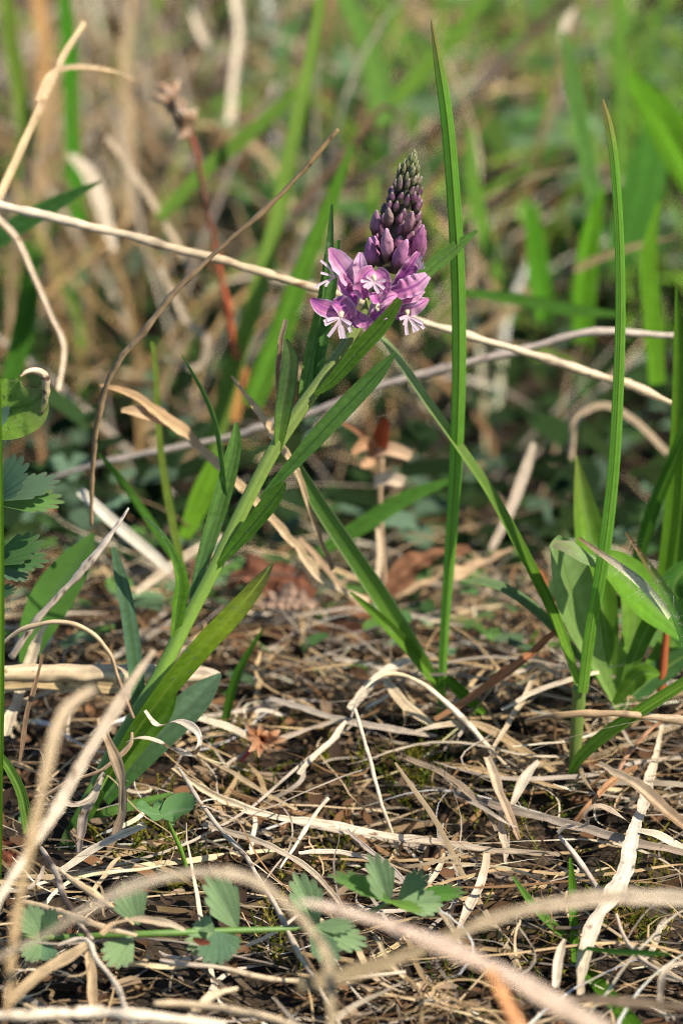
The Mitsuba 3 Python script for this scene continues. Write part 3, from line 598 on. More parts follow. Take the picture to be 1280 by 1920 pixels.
straw('long pale straw slanting down across the picture behind the flower spike', [(-20, 380), (200, 432), (400, 485), (600, 540), (800, 606), (1000, 664), (1150, 713), (1268, 760)], [17, 19, 18, 19, 18, 20, 20, 17], Y=[.065, .055, .05, .05], cols=[PALE, STRAW, (.6, .5, .33), (.5, .39, .24)], round_=True, m=130, spots=BROWN, spot_at=.7)
straw('thin brown stalk arching from lower left up to a broken tip left of the spike', [(172, 985), (172, 900), (179, 815), (197, 735), (232, 668), (300, 580), (385, 490), (480, 408), (560, 325), (634, 240)], [9, 11, 13, 14, 14, 14, 13, 12, 12, 9], Y=[.03, .022, .018, .016], cols=[(.3, .2, .11), (.34, .24, .13), (.3, .21, .11), (.3, .2, .08)], round_=True, m=140, spots=(.06, .04, .03), spot_at=.66, name='dry_stalk', cat='stalk')
straw('greyish straw rising to the right behind the upright blades, crossing the long pale one', [(90, 900), (200, 866), (400, 826), (560, 780), (700, 728), (850, 688), (1000, 650), (1120, 622), (1262, 630)], [12, 16, 16, 17, 17, 18, 18, 17, 14], Y=[.10, .085, .075, .07], cols=[GREY, (.48, .4, .32), (.5, .42, .33)], round_=True, m=120, name='dry_straw')
straw('tan folded dry leaf with a torn flap, left of the milkwort stem', [(186, 722), (255, 745), (325, 800), (400, 862), (470, 932), (545, 1015), (600, 1085), (690, 1125)], [6, 22, 30, 26, 24, 22, 20, 12], Y=[.045, .04, .04, .045], cols=[(.5, .33, .17), (.55, .4, .23), (.6, .47, .3)], fold=.6, m=90, name='dry_leaf', cat='dry leaf')
straw('frayed tan flap hanging below the folded dry leaf', [(228, 770), (270, 778), (320, 795), (365, 830)], [14, 34, 32, 16], Y=.042, cols=(.5, .35, .2), name='dry_leaf', cat='dry leaf')
straw('slim brown dry blade leaning behind the milkwort stem, pointed at its upper left', [(434, 705), (480, 765), (520, 825), (558, 885), (585, 965), (624, 1070)], [4, 16, 20, 14, 12, 10], Y=[.03, .03, .035], cols=[(.5, .35, .2), (.52, .38, .22), (.3, .2, .12)], m=70)
straw('upright brown sliver behind the purple tinged milkwort leaf', [(524, 775), (521, 700), (525, 645), (533, 596)], [6, 10, 11, 8], Y=.022, cols=[(.3, .17, .09), (.32, .18, .09), (.4, .3, .18)], edge=(.6, .5, .4))
t = thing('dry_straw', 'thick horizontal straw with a ragged hairy end left of the milkwort base', 'straw')
hs = stalk([(-20, 1263), (100, 1262), (250, 1263), (380, 1266), (412, 1268)], [34, 33, 33, 32, 18], Y=[.014, .013, .013], cols=[(.62, .48, .27), STRAW, (.62, .5, .32), (.5, .4, .28)], m=120, sides=20, streak=.7, lines=6, blotch=.4, bump=.35, spots=(.2, .12, .06), spot_at=.68)
put('shaft', hs, 'stalk_skin', t)
kk = hs[0][hs[1]].mean(1)[:, 0] > at(340, 1262, .013)[0]
put('frayed_hair', hairs(hs[0], hs[1][kk], 130, .0008, 64, (.6, .5, .35), .6), 'straw_skin', t, smooth=False, kind='stuff')
straw('second flat straw hidden just under the thick horizontal one', [(-20, 1285), (120, 1284), (240, 1290), (330, 1288)], [26, 26, 22, 14], Y=[.018, .018], cols=(.5, .38, .2), hint=(0, -.9, .4))
straw('thin straw looping over like a hoop at the left edge', [(-15, 1225), (40, 1182), (110, 1166), (165, 1182), (205, 1225), (228, 1290), (250, 1345)], [8, 10, 11, 11, 10, 9, 7], Y=[.0, -.004, -.006, -.006], cols=[(.6, .48, .3), (.5, .36, .2), (.3, .2, .12)], round_=True)
straw('blurred pale straw leaning steeply in the foreground at lower left', [(-30, 1740), (40, 1620), (110, 1510), (178, 1392), (240, 1295), (292, 1222)], [20, 24, 26, 26, 22, 12], Y=[-.095, -.085, -.075, -.07], cols=[PALE, (.66, .55, .4), (.62, .5, .34)])
straw('broad blurred tan straw bent over at its top, foreground at lower left', [(15, 1900), (35, 1720), (70, 1540), (100, 1400), (130, 1330), (180, 1290)], [16, 18, 22, 24, 26, 18], Y=[-.12, -.12, -.115, -.11], cols=[(.48, .34, .18), (.5, .37, .2), (.58, .46, .3)])
straw('greyish white broken stick slanting in front of a dark leaf at left', [(22, 1232), (70, 1165), (120, 1105), (185, 1035), (240, 953)], [14, 15, 16, 17, 4], Y=[.004, .003, .002], cols=[(.4, .33, .24), (.55, .46, .36), (.66, .58, .47)], spots=(.08, .05, .03), spot_at=.64, round_=True)
straw('pale curl of dry leaf looping right of the lower milkwort leaf', [(272, 1332), (296, 1360), (332, 1352), (362, 1360), (377, 1385), (364, 1410), (335, 1408), (300, 1390), (262, 1382), (236, 1390)], [9, 15, 14, 17, 12, 13, 17, 14, 15, 8], Y=[-.006, -.010, -.014, -.012, -.010], cols=[(.6, .5, .38), (.66, .57, .44), (.5, .4, .28)], spots=(.12, .08, .05), spot_at=.6, roll=[0, 50, -20, 60, 160, 120], m=100, name='dry_curl', cat='dry leaf')
straw('twisted brown ribbon hanging in front of the milkwort base', [(186, 1345), (204, 1395), (222, 1440), (231, 1490), (224, 1545), (206, 1590)], [16, 24, 22, 22, 20, 8], Y=[-.012, -.012, -.010], cols=[(.36, .25, .15), (.45, .34, .22), (.4, .3, .2)], roll=[10, -30, 40], name='dry_curl', cat='dry leaf')
straw('white shredded ribbon draped down over the base of the milkwort stem', [(196, 1448), (180, 1490), (162, 1525), (156, 1565), (150, 1605)], [8, 20, 22, 20, 16], Y=[-.008, -.008], cols=[PALE, (.6, .5, .4), (.5, .42, .36)], spots=(.12, .08, .05), spot_at=.58, name='dry_curl', cat='dry leaf')
straw('dry loop wound round the milkwort stem near its base', [(82, 1508), (112, 1500), (145, 1506), (172, 1492), (192, 1455)], [7, 13, 15, 16, 6], Y=[-.006, -.010, -.009], cols=(.62, .52, .38), spots=(.12, .08, .05), spot_at=.6, name='dry_curl', cat='dry leaf')
straw('thin tan stem curving behind the twisted ribbon toward the milkwort', [(85, 1492), (130, 1465), (190, 1445), (240, 1400), (246, 1372)], [9, 10, 10, 10, 6], Y=[-.004, -.006, -.006], cols=(.4, .28, .16), round_=True)
straw('big blurred arch of pale straw across the lower left foreground', [(-30, 1810), (100, 1745), (230, 1672), (360, 1637), (460, 1645), (545, 1700), (600, 1775), (618, 1850), (624, 1940)], [18, 20, 22, 24, 24, 22, 20, 20, 20], Y=[-.125, -.125, -.12, -.12, -.125], cols=[(.30, .25, .17), (.38, .32, .23), (.44, .36, .24), (.34, .27, .16)], m=90)
straw('thick blurred pinkish straw slanting to the bottom right in the foreground', [(560, 1690), (660, 1712), (780, 1752), (900, 1805), (1010, 1862), (1140, 1940)], [12, 26, 34, 38, 42, 42], Y=[-.125, -.13, -.14], cols=[(.40, .32, .24), (.40, .30, .22), (.44, .34, .24)], round_=True)
straw('orange brown blurred stalk end hanging down at the bottom, below the pinkish straw', [(918, 1818), (945, 1870), (985, 1945)], [28, 30, 28], Y=[-.14, -.14], cols=[(.55, .28, .12), (.5, .24, .1)], round_=True, name='dry_stalk', cat='stalk')
straw('broad blurred straw running off the right edge in the foreground', [(560, 1850), (700, 1815), (830, 1765), (960, 1715), (1080, 1690), (1180, 1685), (1300, 1690)], [28, 32, 28, 26, 30, 40, 42], Y=[-.12, -.115, -.11, -.105], cols=[(.30, .24, .14), (.32, .25, .15), (.42, .34, .23), (.46, .39, .28)])
straw('bright white flat straw ribbon bending down at lower right', [(1240, 1362), (1222, 1440), (1203, 1510), (1187, 1570), (1171, 1630), (1148, 1682), (1116, 1728), (1101, 1775), (1090, 1825), (1086, 1866)], [12, 20, 27, 33, 38, 33, 27, 19], lift=[8, 10, 12, 12, 10, 9, 8], cols=[(.55, .45, .3), (.66, .57, .43), (.68, .6, .47), (.6, .5, .34)], fold=.2, streak=.6, blotch=.5, ruffle=.08, roll=[15, -10, 5, -20], m=110)
straw('long straw running right from the clover to the centre of the litter', [(325, 1440), (400, 1492), (500, 1528), (620, 1548), (760, 1572), (900, 1590), (1050, 1600)], [12, 16, 18, 20, 20, 18, 14], lift=[9, 9, 8, 8, 7, 7], cols=[STRAW, PALE, (.55, .46, .34), (.45, .36, .24)], m=110, fold=.5)
straw('dark grey straw lying just above the long one, right of centre', [(860, 1490), (960, 1520), (1080, 1552), (1200, 1580), (1290, 1600)], [18, 20, 20, 20, 16], lift=[7, 8, 8, 7], cols=[(.25, .2, .15), (.36, .3, .23), (.3, .24, .18)])
straw('short white splinter standing tilted above the cinquefoil leaves', [(616, 1496), (575, 1550), (522, 1632)], [7, 9, 4], lift=[16, 11, 6], cols=PALE, round_=True)
straw('thin pale stem standing bent at the centre of the litter', [(665, 1330), (690, 1405), (716, 1500), (738, 1560), (748, 1600)], [7, 9, 9, 8, 5], lift=[22, 18, 13, 8, 5], cols=(.62, .52, .38), round_=True)
straw('thin straw arching from the bent stem to the right, below the tall blade', [(658, 1345), (680, 1292), (724, 1262), (790, 1280), (855, 1335), (915, 1400), (955, 1442)], [5, 7, 9, 11, 13, 11, 8], lift=[16, 20, 20, 17, 13, 9, 7], cols=[GREY, STRAW, PALE, STRAW], round_=True)
straw('reddish brown pointed dry blade lying up against the green leaf at right', [(815, 1350), (880, 1312), (950, 1262), (1015, 1212), (1070, 1153)], [10, 20, 22, 18, 3], lift=[9, 13, 18, 21, 25], cols=[(.36, .2, .1), (.33, .15, .07), (.3, .12, .06)], fold=.6)
straw('tan straw with a pale point below the tall blade, lying to the right', [(778, 1371), (830, 1360), (900, 1362), (960, 1392), (1040, 1450)], [4, 14, 18, 18, 12], lift=[10, 11, 10, 8, 6], cols=[PALE, STRAW, TAN_, TAN_])
straw('arched brown straw passing in front of the right grass shoot', [(985, 1352), (1050, 1340), (1130, 1336), (1210, 1341), (1295, 1352)], [10, 14, 16, 18, 20], lift=[16, 20, 21, 20, 18], cols=[(.4, .27, .14), (.42, .29, .15), (.45, .33, .19)], round_=True)
straw('thin rusty straw curling down below the arched one at the right edge', [(1290, 1345), (1240, 1352), (1200, 1385), (1165, 1430), (1150, 1470)], [8, 9, 10, 10, 6], lift=[18, 16, 13, 10, 8], cols=(.38, .2, .1), round_=True)
straw('short pale chip standing tilted left of the right grass shoot', [(1010, 1428), (985, 1460), (962, 1508)], [18, 22, 10], lift=[13, 11, 8], cols=PALE)
straw('narrow tan blade falling steeply at the centre right of the litter', [(912, 1420), (930, 1475), (950, 1520), (972, 1572)], [18, 20, 20, 10], lift=[13, 11, 10, 7], cols=[(.42, .33, .22), (.46, .35, .23), (.4, .28, .18)], fold=.6)
straw('broad tan blade running off the right edge above the white ribbon foot', [(1120, 1432), (1170, 1455), (1225, 1500), (1292, 1560)], [14, 26, 28, 20], lift=[12, 14, 15, 15], cols=[(.55, .44, .3), (.5, .38, .24), (.42, .28, .16)])
straw('rusty straw slanting beneath the right grass shoot', [(1080, 1540), (1110, 1505), (1150, 1465), (1195, 1440)], [14, 16, 16, 10], lift=[6, 8, 9, 10], cols=(.36, .2, .1))
straw('long thin grey straw crossing the cinquefoil runner diagonally', [(335, 1440), (395, 1530), (455, 1605), (510, 1690), (548, 1768), (590, 1840), (640, 1925)], [8, 10, 11, 12, 12, 11, 9], lift=[10, 10, 10, 10, 11, 9], cols=[GREY, (.5, .42, .32), (.4, .33, .24)], round_=True, spots=DARK, spot_at=.66)
straw('grey straw bowing above the arch foreground straw, left of centre', [(380, 1545), (440, 1562), (520, 1590), (590, 1640), (650, 1710)], [10, 14, 16, 15, 9], lift=[8, 9, 9, 8], cols=[(.5, .42, .3), (.6, .5, .36), (.45, .36, .24)])
straw('pale straw slanting up to the right below the clover', [(118, 1632), (170, 1600), (220, 1570), (275, 1545)], [16, 20, 20, 12], lift=[8, 10, 12, 13], cols=[(.5, .44, .33), (.62, .55, .42), PALE])
straw('orange edged straw sloping down from the milkwort base to the right', [(105, 1628), (150, 1655), (200, 1690), (250, 1730)], [10, 13, 13, 8], lift=[12, 13, 13, 12], cols=(.62, .46, .26), round_=True)
straw('long straw sloping under the left cinquefoil leaves', [(45, 1692), (110, 1712), (180, 1735), (255, 1755)], [12, 14, 13, 10], lift=[12, 13, 14, 12], cols=(.62, .47, .28), round_=True)
straw('dark speckled twig running down from the milkwort base', [(78, 1590), (100, 1630), (125, 1690), (160, 1745), (172, 1760)], [10, 13, 14, 14, 10], lift=[12, 12, 12, 11], cols=(.35, .29, .22), round_=True, spots=(.06, .04, .03), spot_at=.52, name='twig', cat='twig')
straw('white thin straw hooking down at the bottom left', [(110, 1772), (160, 1762), (180, 1800), (218, 1850), (240, 1900), (258, 1945)], [8, 12, 13, 13, 13, 12], lift=[12, 14, 15, 16, 17], cols=PALE, round_=True)
straw('upright flat brown straw below the runner at bottom left', [(166, 1770), (172, 1820), (173, 1870), (175, 1915)], [14, 18, 18, 10], lift=[10, 8, 6, 4], cols=(.42, .31, .18))
straw('twisted dry leaf lying over the runner, left of the holed leaflet', [(190, 1752), (215, 1732), (260, 1722), (310, 1728), (345, 1742)], [10, 18, 18, 20, 12], lift=[14, 15, 15, 14], cols=[(.4, .28, .16), (.55, .43, .28), (.62, .52, .36)], roll=[0, 40, -30, 30], name='dry_curl', cat='dry leaf')
straw('straw chip leaning in the bottom left foreground, brown and layered', [(20, 1880), (70, 1830), (120, 1800), (165, 1770)], [22, 30, 30, 14], lift=[16, 16, 15, 14], cols=[(.36, .27, .15), (.42, .32, .19)])
straw('blurred straw lying flat along the bottom edge at left', [(-20, 1905), (80, 1900), (180, 1897), (270, 1905), (420, 1925)], [22, 26, 28, 28, 22], lift=[22, 23, 23, 22], cols=[(.6, .5, .35), PALE, (.62, .52, .36)], round_=True)
straw('narrow straw along the bottom edge, right of the flat one', [(290, 1882), (400, 1886), (500, 1905), (600, 1935)], [14, 18, 18, 14], lift=[18, 18, 18], cols=STRAW, round_=True)
straw('pale chip slanting up at the bottom, left of centre', [(352, 1915), (395, 1870), (448, 1850)], [16, 20, 10], lift=[16, 16, 15], cols=(.66, .54, .35))
straw('thin straw lying level below the cinquefoil leaves', [(300, 1800), (420, 1818), (540, 1838), (640, 1836), (760, 1824)], [9, 11, 12, 12, 8], lift=[10, 10, 9, 9], cols=[GREY, STRAW, (.5, .42, .3)], round_=True)
straw('blackish stick lying right of the cinquefoil leaf', [(820, 1715), (900, 1722), (1000, 1735), (1090, 1742)], [10, 12, 12, 9], lift=[6, 6, 6], cols=(.12, .09, .06), round_=True, name='twig', cat='twig')
straw('pale jointed straw standing behind the cinquefoil leaf, right of it', [(912, 1600), (900, 1650), (880, 1700), (858, 1755)], [16, 20, 20, 12], lift=[9, 8, 7, 6], cols=[(.6, .48, .32), (.66, .55, .4), (.5, .4, .28)])
straw('dry leaf scrap perched on a bent thin straw near the right grass shoot', [(1045, 1562), (1062, 1552), (1085, 1556), (1100, 1545), (1094, 1525), (1115, 1512), (1140, 1520), (1178, 1545)], [8, 12, 16, 14, 10, 10, 14, 5], lift=[16, 17, 17, 18, 20, 21, 20, 17], cols=[(.6, .5, .36), (.42, .32, .22), (.5, .42, .32)], roll=[0, 40, -20, 60], name='dry_curl', cat='dry leaf')
straw('thin grey straw dropping from the dry scrap to the litter', [(1048, 1568), (1080, 1610), (1110, 1655), (1128, 1690)], [9, 11, 11, 8], lift=[15, 12, 9, 7], cols=(.45, .37, .29), round_=True)
straw('folded pale blade lying in the seedling at the bottom right', [(1058, 1762), (1048, 1800), (1040, 1850)], [10, 24, 20], lift=[12, 12, 11], cols=[(.55, .46, .34), PALE], fold=.7)
straw('dark sliver lying level at the bottom right', [(1060, 1872), (1140, 1878), (1220, 1885), (1300, 1888)], [10, 20, 24, 20], lift=[24, 25, 25], cols=(.2, .15, .1))
straw('curved blurred straw hooking at the right edge near the bottom', [(1238, 1880), (1240, 1840), (1252, 1812), (1292, 1805)], [10, 12, 13, 10], lift=[14, 18, 20, 20], cols=(.6, .5, .36))
straw('thin straw running down from the white ribbon to the right edge', [(1155, 1715), (1180, 1770), (1215, 1812), (1280, 1842)], [7, 9, 10, 10], lift=[10, 10, 11, 12], cols=(.5, .4, .28), round_=True)
straw('pale kinked straw at the right edge below the tan blade', [(1200, 1558), (1230, 1566), (1262, 1580), (1292, 1592)], [10, 16, 15, 10], lift=[12, 12, 12], cols=PALE)
for lab, pts, w, lift, c in [
    ('greyish straw lying level below the reddish litter, centre', [(505, 1310), (620, 1345), (740, 1372), (820, 1380)], [10, 14, 14, 8], [8, 8, 7], GREY),
    ('pale broken straw left of the small red dry flower', [(365, 1345), (410, 1358), (440, 1372), (485, 1398)], [12, 16, 14, 6], [8, 8, 7], PALE),
    ('straw slanting up from the dry flower to the centre', [(420, 1438), (470, 1405), (540, 1378), (640, 1350)], [8, 10, 12, 8], [8, 8, 8], (.42, .35, .26)),
    ('tan straw slanting down just right of the curl', [(350, 1402), (420, 1440), (500, 1490), (560, 1520)], [8, 10, 10, 6], [8, 8, 7], STRAW),
    ('brown straw under the tall blade foot, slanting right', [(760, 1420), (840, 1460), (900, 1510), (930, 1560)], [10, 14, 14, 8], [8, 8, 8], (.36, .28, .19)),
    ('white twisted straw rising left of the grass tuft foot', [(560, 1452), (590, 1415), (622, 1385), (650, 1352)], [12, 16, 16, 6], [9, 10, 11], PALE),
    ('broad pale straw bent behind the left foot of the grass tuft', [(655, 1330), (690, 1290), (740, 1250), (790, 1228)], [14, 24, 24, 10], [10, 12, 14], (.66, .57, .42)),
    ('broad tan straw falling right under the bent pale one', [(715, 1262), (740, 1300), (775, 1335), (815, 1362)], [14, 22, 22, 12], [12, 11, 9], (.6, .48, .3)),
    ('thin straw crossing behind the foot of the right grass shoot', [(940, 1330), (1000, 1300), (1070, 1275), (1120, 1262)], [8, 12, 12, 8], [12, 13, 14], PALE),
    ('straw leaning left of the right grass shoot, pale top', [(925, 1400), (955, 1350), (985, 1300), (1000, 1262)], [8, 12, 14, 6], [9, 11, 13], (.56, .45, .3)),
    ('tan straw running left from the foot of the right grass shoot', [(1060, 1480), (1000, 1462), (930, 1452), (850, 1440)], [8, 12, 12, 6], [8, 8, 8], TAN_),
    ('dull straw between cinquefoil terminal leaf and long straw', [(560, 1600), (640, 1598), (720, 1622), (770, 1668)], [8, 12, 12, 8], [8, 8, 7], (.6, .5, .38)),
    ('grey straw dipping under the runner beside the arch', [(650, 1555), (700, 1600), (745, 1640), (765, 1668)], [8, 11, 12, 6], [9, 9, 8], (.5, .42, .34)),
    ('pale straw under the terminal leaf pointing down', [(820, 1700), (842, 1730), (866, 1775)], [8, 12, 6], [8, 8, 7], (.52, .42, .27)),
    ('thin straw pair member slanting under the right foreground straw', [(700, 1755), (730, 1800), (758, 1830)], [8, 12, 8], [9, 9, 8], (.5, .4, .25)),
    ('short upright chip in the dark gap right of centre', [(938, 1520), (942, 1570), (950, 1620)], [10, 13, 8], [9, 7, 6], (.55, .45, .32)),
    ('slanted chip below the long straw, right of the cinquefoil', [(832, 1600), (815, 1640), (790, 1670)], [8, 12, 10], [7, 7, 7], (.6, .5, .34)),
    ('flat grey straw behind the left straw hoop', [(0, 1340), (60, 1310), (130, 1280), (190, 1240)], [12, 16, 16, 10], [14, 16, 18], (.4, .32, .22)),
    ('dark bent stalk standing behind the left foreground straws', [(38, 1430), (46, 1360), (60, 1300), (80, 1230)], [9, 10, 10, 8], [16, 22, 27], (.18, .12, .07)),
    ('pale stick slanting behind the thick horizontal straw', [(10, 1380), (40, 1290), (66, 1210), (90, 1170)], [20, 24, 22, 10], [12, 20, 26], (.58, .48, .33))]:
    straw(lab, pts, w, lift=lift, cols=c)

# ---------------------------------------------------------------- cinquefoil runner with toothed leaflets
def toothed(base, tip, width, lift=None, Y=None, teeth=6, cols=GLAUC, up=(0, -.72, .7), fold=.16, depth=.32, bend=.15, seed=0, mid=(.11, .2, .10)):
    b, t_ = (on(*base, lift[0] * .001), on(*tip, lift[1] * .001)) if Y is None else (at(*base, Y[0]), at(*tip, Y[1]))
    L = np.linalg.norm(t_ - b)
    d = (t_ - b) / L
    s = unit(np.cross(d, np.asarray(up, float))); n = np.cross(s, d)
    W = width * ((b - CAM) @ FWD) * TAN / 960
    na, nr = teeth * 12 + 1, 9
    a = np.linspace(-1, 1, na)
    # outline: a wedge at the base opening to a round toothed fan
    ang = a * 1.25
    rr = 1 - depth * (1 - np.abs(np.cos(np.pi * (a * .5 + .5) * teeth)) ** .6) * np.clip(1.5 - np.abs(a) * .9, .3, 1) - .18 * np.abs(a) ** 2
    rr = rr * (1 - depth * 0.0)
    ox = np.sin(ang) * rr * .53 * W
    oy = (.50 + .52 * np.cos(ang) * rr) * L * .98
    t = np.linspace(0, 1, nr)
    gx_, gy_ = ox[:, None] * t ** .85, oy[:, None] * t
    gz_ = fold * np.abs(gx_) + bend * gy_ ** 2 / L * -1 + .006 * W * np.cos(np.pi * (a[:, None] * .5 + .5) * teeth * 2) * t
    V = b + s * gx_[..., None] + d * gy_[..., None] + n * gz_[..., None]
    i, j = np.meshgrid(np.arange(na - 1), np.arange(nr - 1), indexing='ij')
    q = np.stack([i * nr + j, (i + 1) * nr + j, (i + 1) * nr + j + 1, i * nr + j + 1], -1).reshape(-1, 4)
    F = np.vstack([q[:, [0, 1, 2]], q[:, [0, 2, 3]]])
    V = V.reshape(-1, 3)
    c = np.asarray(cols) * (1 + .5 * (meshkit.fbm(V * 500, 3, seed=seed) - .5))[:, None]
    vein = np.clip(1 - np.abs(np.sin(np.pi * (a * .5 + .5) * teeth + np.pi / 2)) * 7, 0, 1)[:, None] * np.ones(nr) * .5
    vein = vein.reshape(-1, 1)
    rim = (np.clip((t - .93) / .07, 0, 1)[None] * np.ones(na)[:, None]).reshape(-1, 1) * .5
    c = c * (1 - vein) + np.asarray(mid) * vein
    c = c * (1 - rim) + np.array([.2, .22, .14]) * rim
    return V, F, np.clip(c, .01, .8)

cq = thing('cinquefoil', 'creeping cinquefoil runner with toothed blue green leaflets in the lower litter', 'plant')
put('runner', stalk([(40, 1758), (130, 1757), (250, 1752), (400, 1746), (560, 1740), (660, 1722), (730, 1692)], [10, 12, 13, 13, 11, 10, 9], lift=[9, 10, 11, 11, 11, 12, 14], cols=[(.11, .2, .04), (.10, .2, .035), (.13, .2, .05)], sides=10, m=90), 'stalk_skin', cq)
GL2 = (.27, .41, .19)
for base, tip, w, lift, kw in [
    ((262, 1735), (236, 1664), 96, (10, 18), dict()), ((446, 1742), (402, 1654), 100, (10, 20), dict(fold=.35)), ((596, 1738), (560, 1648), 92, (10, 19), dict(fold=.45)),
    ((250, 1755), (205, 1806), 92, (11, 10), dict()), ((420, 1746), (352, 1775), 84, (11, 10), dict()), ((410, 1745), (398, 1808), 96, (12, 9), dict(cols=(.14, .25, .14))), ((408, 1748), (448, 1790), 70, (12, 9), dict(cols=(.14, .25, .14))), ((404, 1750), (362, 1718), 60, (12, 12), dict()),
    ((578, 1740), (684, 1768), 74, (13, 13), dict()), ((580, 1742), (625, 1798), 74, (14, 14), dict(cols=(.15, .26, .13))), ((582, 1738), (660, 1732), 46, (13, 15), dict()),
    ((82, 1757), (50, 1708), 80, (10, 16), dict()), ((88, 1757), (96, 1712), 54, (10, 16), dict()), ((78, 1760), (48, 1800), 66, (10, 8), dict()), ((85, 1762), (90, 1803), 60, (10, 8), dict(cols=(.14, .26, .14))),
    ((728, 1697), (708, 1618), 86, (13, 24), dict(fold=.4)), ((735, 1694), (636, 1638), 54, (14, 22), dict(cols=(.14, .28, .07), fold=.8)), ((745, 1692), (788, 1644), 80, (13, 20), dict(cols=(.12, .22, .10))), ((740, 1697), (830, 1694), 78, (15, 16), dict(fold=.5)), ((745, 1690), (870, 1668), 50, (13, 16), dict(cols=(.11, .26, .05), fold=.6)), ((722, 1688), (792, 1705), 30, (16, 17), dict(cols=(.2, .36, .07), fold=.3))]:  # yellow greens here stand in for sunlight glowing through leaf undersides
    put('leaflet', toothed(base, tip, w * .88, lift, seed=nseed(), **{**dict(cols=GL2), **kw}), 'soft_leaf_skin', cq)
t = put('leaf_scrap', blade([(362, 1760), (378, 1766), (394, 1768)], [6, 14, 6], lift=[15, 15, 15], cols=(.15, .05, .03), m=12, fold=.4), 'straw_skin', label='dark red brown scrap lying on the middle cinquefoil leaflet', category='dry leaf')

cl = thing('clover', 'small clover leaf with two round leaflets right of the milkwort base', 'plant')
put('stalk', stalk([(350, 1630), (338, 1590), (320, 1552), (308, 1530)], [9, 9, 8, 7], lift=[4, 8, 12, 16], cols=(.12, .25, .03)), 'stalk_skin', cl)
for pts, w in ([(308, 1527), (285, 1526), (270, 1520), (258, 1516)], [10, 40, 44, 12]), ([(304, 1530), (326, 1522), (345, 1519), (362, 1516)], [18, 66, 70, 22]), ([(306, 1524), (298, 1510), (296, 1500)], [12, 26, 12]):
    put('leaflet', blade(pts, w, lift=[16, 17, 18], cols=[(.14, .28, .10), (.12, .25, .09)], hint=(0, -.55, .83), nc=11, m=24, fold=.2, mid=(.2, .33, .16), keel=1.5), 'soft_leaf_skin', cl)

# ---------------------------------------------------------------- leaves at the left edge
hl = thing('hairy_leaf', 'hairy green leaf with a curled brown tip at the left edge', 'leaf')
lv = blade([(-70, 770), (-20, 768), (25, 766), (60, 756), (84, 735)], [90, 112, 116, 92, 16], Y=[.006, .003, .001], hint=(.25, -.85, .45), cols=[(.17, .34, .04), (.18, .35, .04), (.19, .33, .05), (.22, .25, .08)], nc=21, m=70, fold=.04, blotch=.4, ruffle=.06, spots=(.07, .10, .025), spot_at=.7, spot_f=1500, mid=(.10, .2, .03))
put('blade', lv, 'soft_leaf_skin', hl)
put('curled_tip', stalk([(78, 775), (86, 745), (86, 712), (76, 697), (60, 694), (46, 700), (38, 706)], [8, 14, 17, 15, 12, 9, 4], Y=[.001, -.001, -.003], cols=[(.2, .24, .08), (.36, .3, .16), (.5, .4, .26), (.42, .32, .2)], streak=.5, blotch=.5, spots=(.1, .06, .04), spot_at=.6, bump=.5, m=40), 'stalk_skin', hl)
put('hair', hairs(lv[0], lv[1], 900, .0007, 65, (.4, .5, .25), .5), 'straw_skin', hl, smooth=False, kind='stuff')
put('side_lobe', blade([(-30, 790), (0, 782), (18, 762)], [40, 36, 6], Y=[-.003, -.004], cols=GLAUC, m=16), 'soft_leaf_skin', hl)
ll = thing('toothed_leaf', 'pale toothed leaf at the left edge below the hairy leaf', 'leaf')
for base, tip, w, c in [((-10, 940), (40, 868), 110, (.13, .24, .13)), ((-12, 945), (112, 930), 70, (.15, .3, .08)), ((-10, 940), (100, 892), 70, (.14, .24, .14))]:
    put('leaflet', toothed(base, tip, w, Y=(-.004, -.008), cols=c, up=(0, -.6, .8), seed=nseed()), 'soft_leaf_skin', ll)
ll = thing('toothed_leaf', 'darker toothed leaf at the left edge, the lower of the two', 'leaf')
for base, tip, w, c in [((-20, 1060), (70, 1010), 76, (.09, .2, .06)), ((-20, 1050), (84, 1045), 66, (.08, .18, .06)), ((-20, 1060), (50, 1080), 40, (.10, .2, .11)), ((-30, 1125), (22, 1100), 40, (.07, .16, .07))]:
    put('leaflet', toothed(base, tip, w, Y=(-.002, -.006), cols=c, up=(0, -.7, .7), seed=nseed()), 'soft_leaf_skin', ll)
t = put('oval_leaf', blade([(50, 1245), (70, 1180), (100, 1120), (140, 1060), (176, 1000)], [26, 64, 78, 64, 8], Y=[.03, .034, .036], cols=[(.09, .22, .035), (.10, .22, .045)], nc=11, fold=.35, mid=(.1, .2, .06)), 'soft_leaf_skin', label='broad dark green leaf behind the white broken stick at left', category='leaf')

# ---------------------------------------------------------------- dried flower heads and dead leaves
rs = thing('dry_rush', 'reddish dry flower stalk with a brown seed head, blurred at upper left', 'stalk')
put('stem', stalk([(462, 760), (440, 650), (420, 560), (402, 460), (388, 380), (372, 300), (352, 235)], [11, 13, 14, 11, 10, 11, 11], Y=[.17, .16, .155], cols=[(.3, .10, .05), (.5, .11, .05), (.42, .11, .05), (.16, .07, .045), (.36, .11, .07)], m=80, nodes=3), 'stalk_skin', rs)
rr_ = np.random.default_rng(81)
heads = []
for k in range(26):
    q = rr_.uniform(0, 1)
    x, y = 356 - 42 * q + rr_.normal(0, 5), 250 - 78 * q + rr_.normal(0, 5)
    an = rr_.uniform(-2.9, -1.0) if q > .2 else rr_.uniform(-4, 0)
    ln = rr_.uniform(24, 36)
    heads.append((x, y, x + ln * math.cos(an), y + ln * math.sin(an), rr_.uniform(11, 16)))
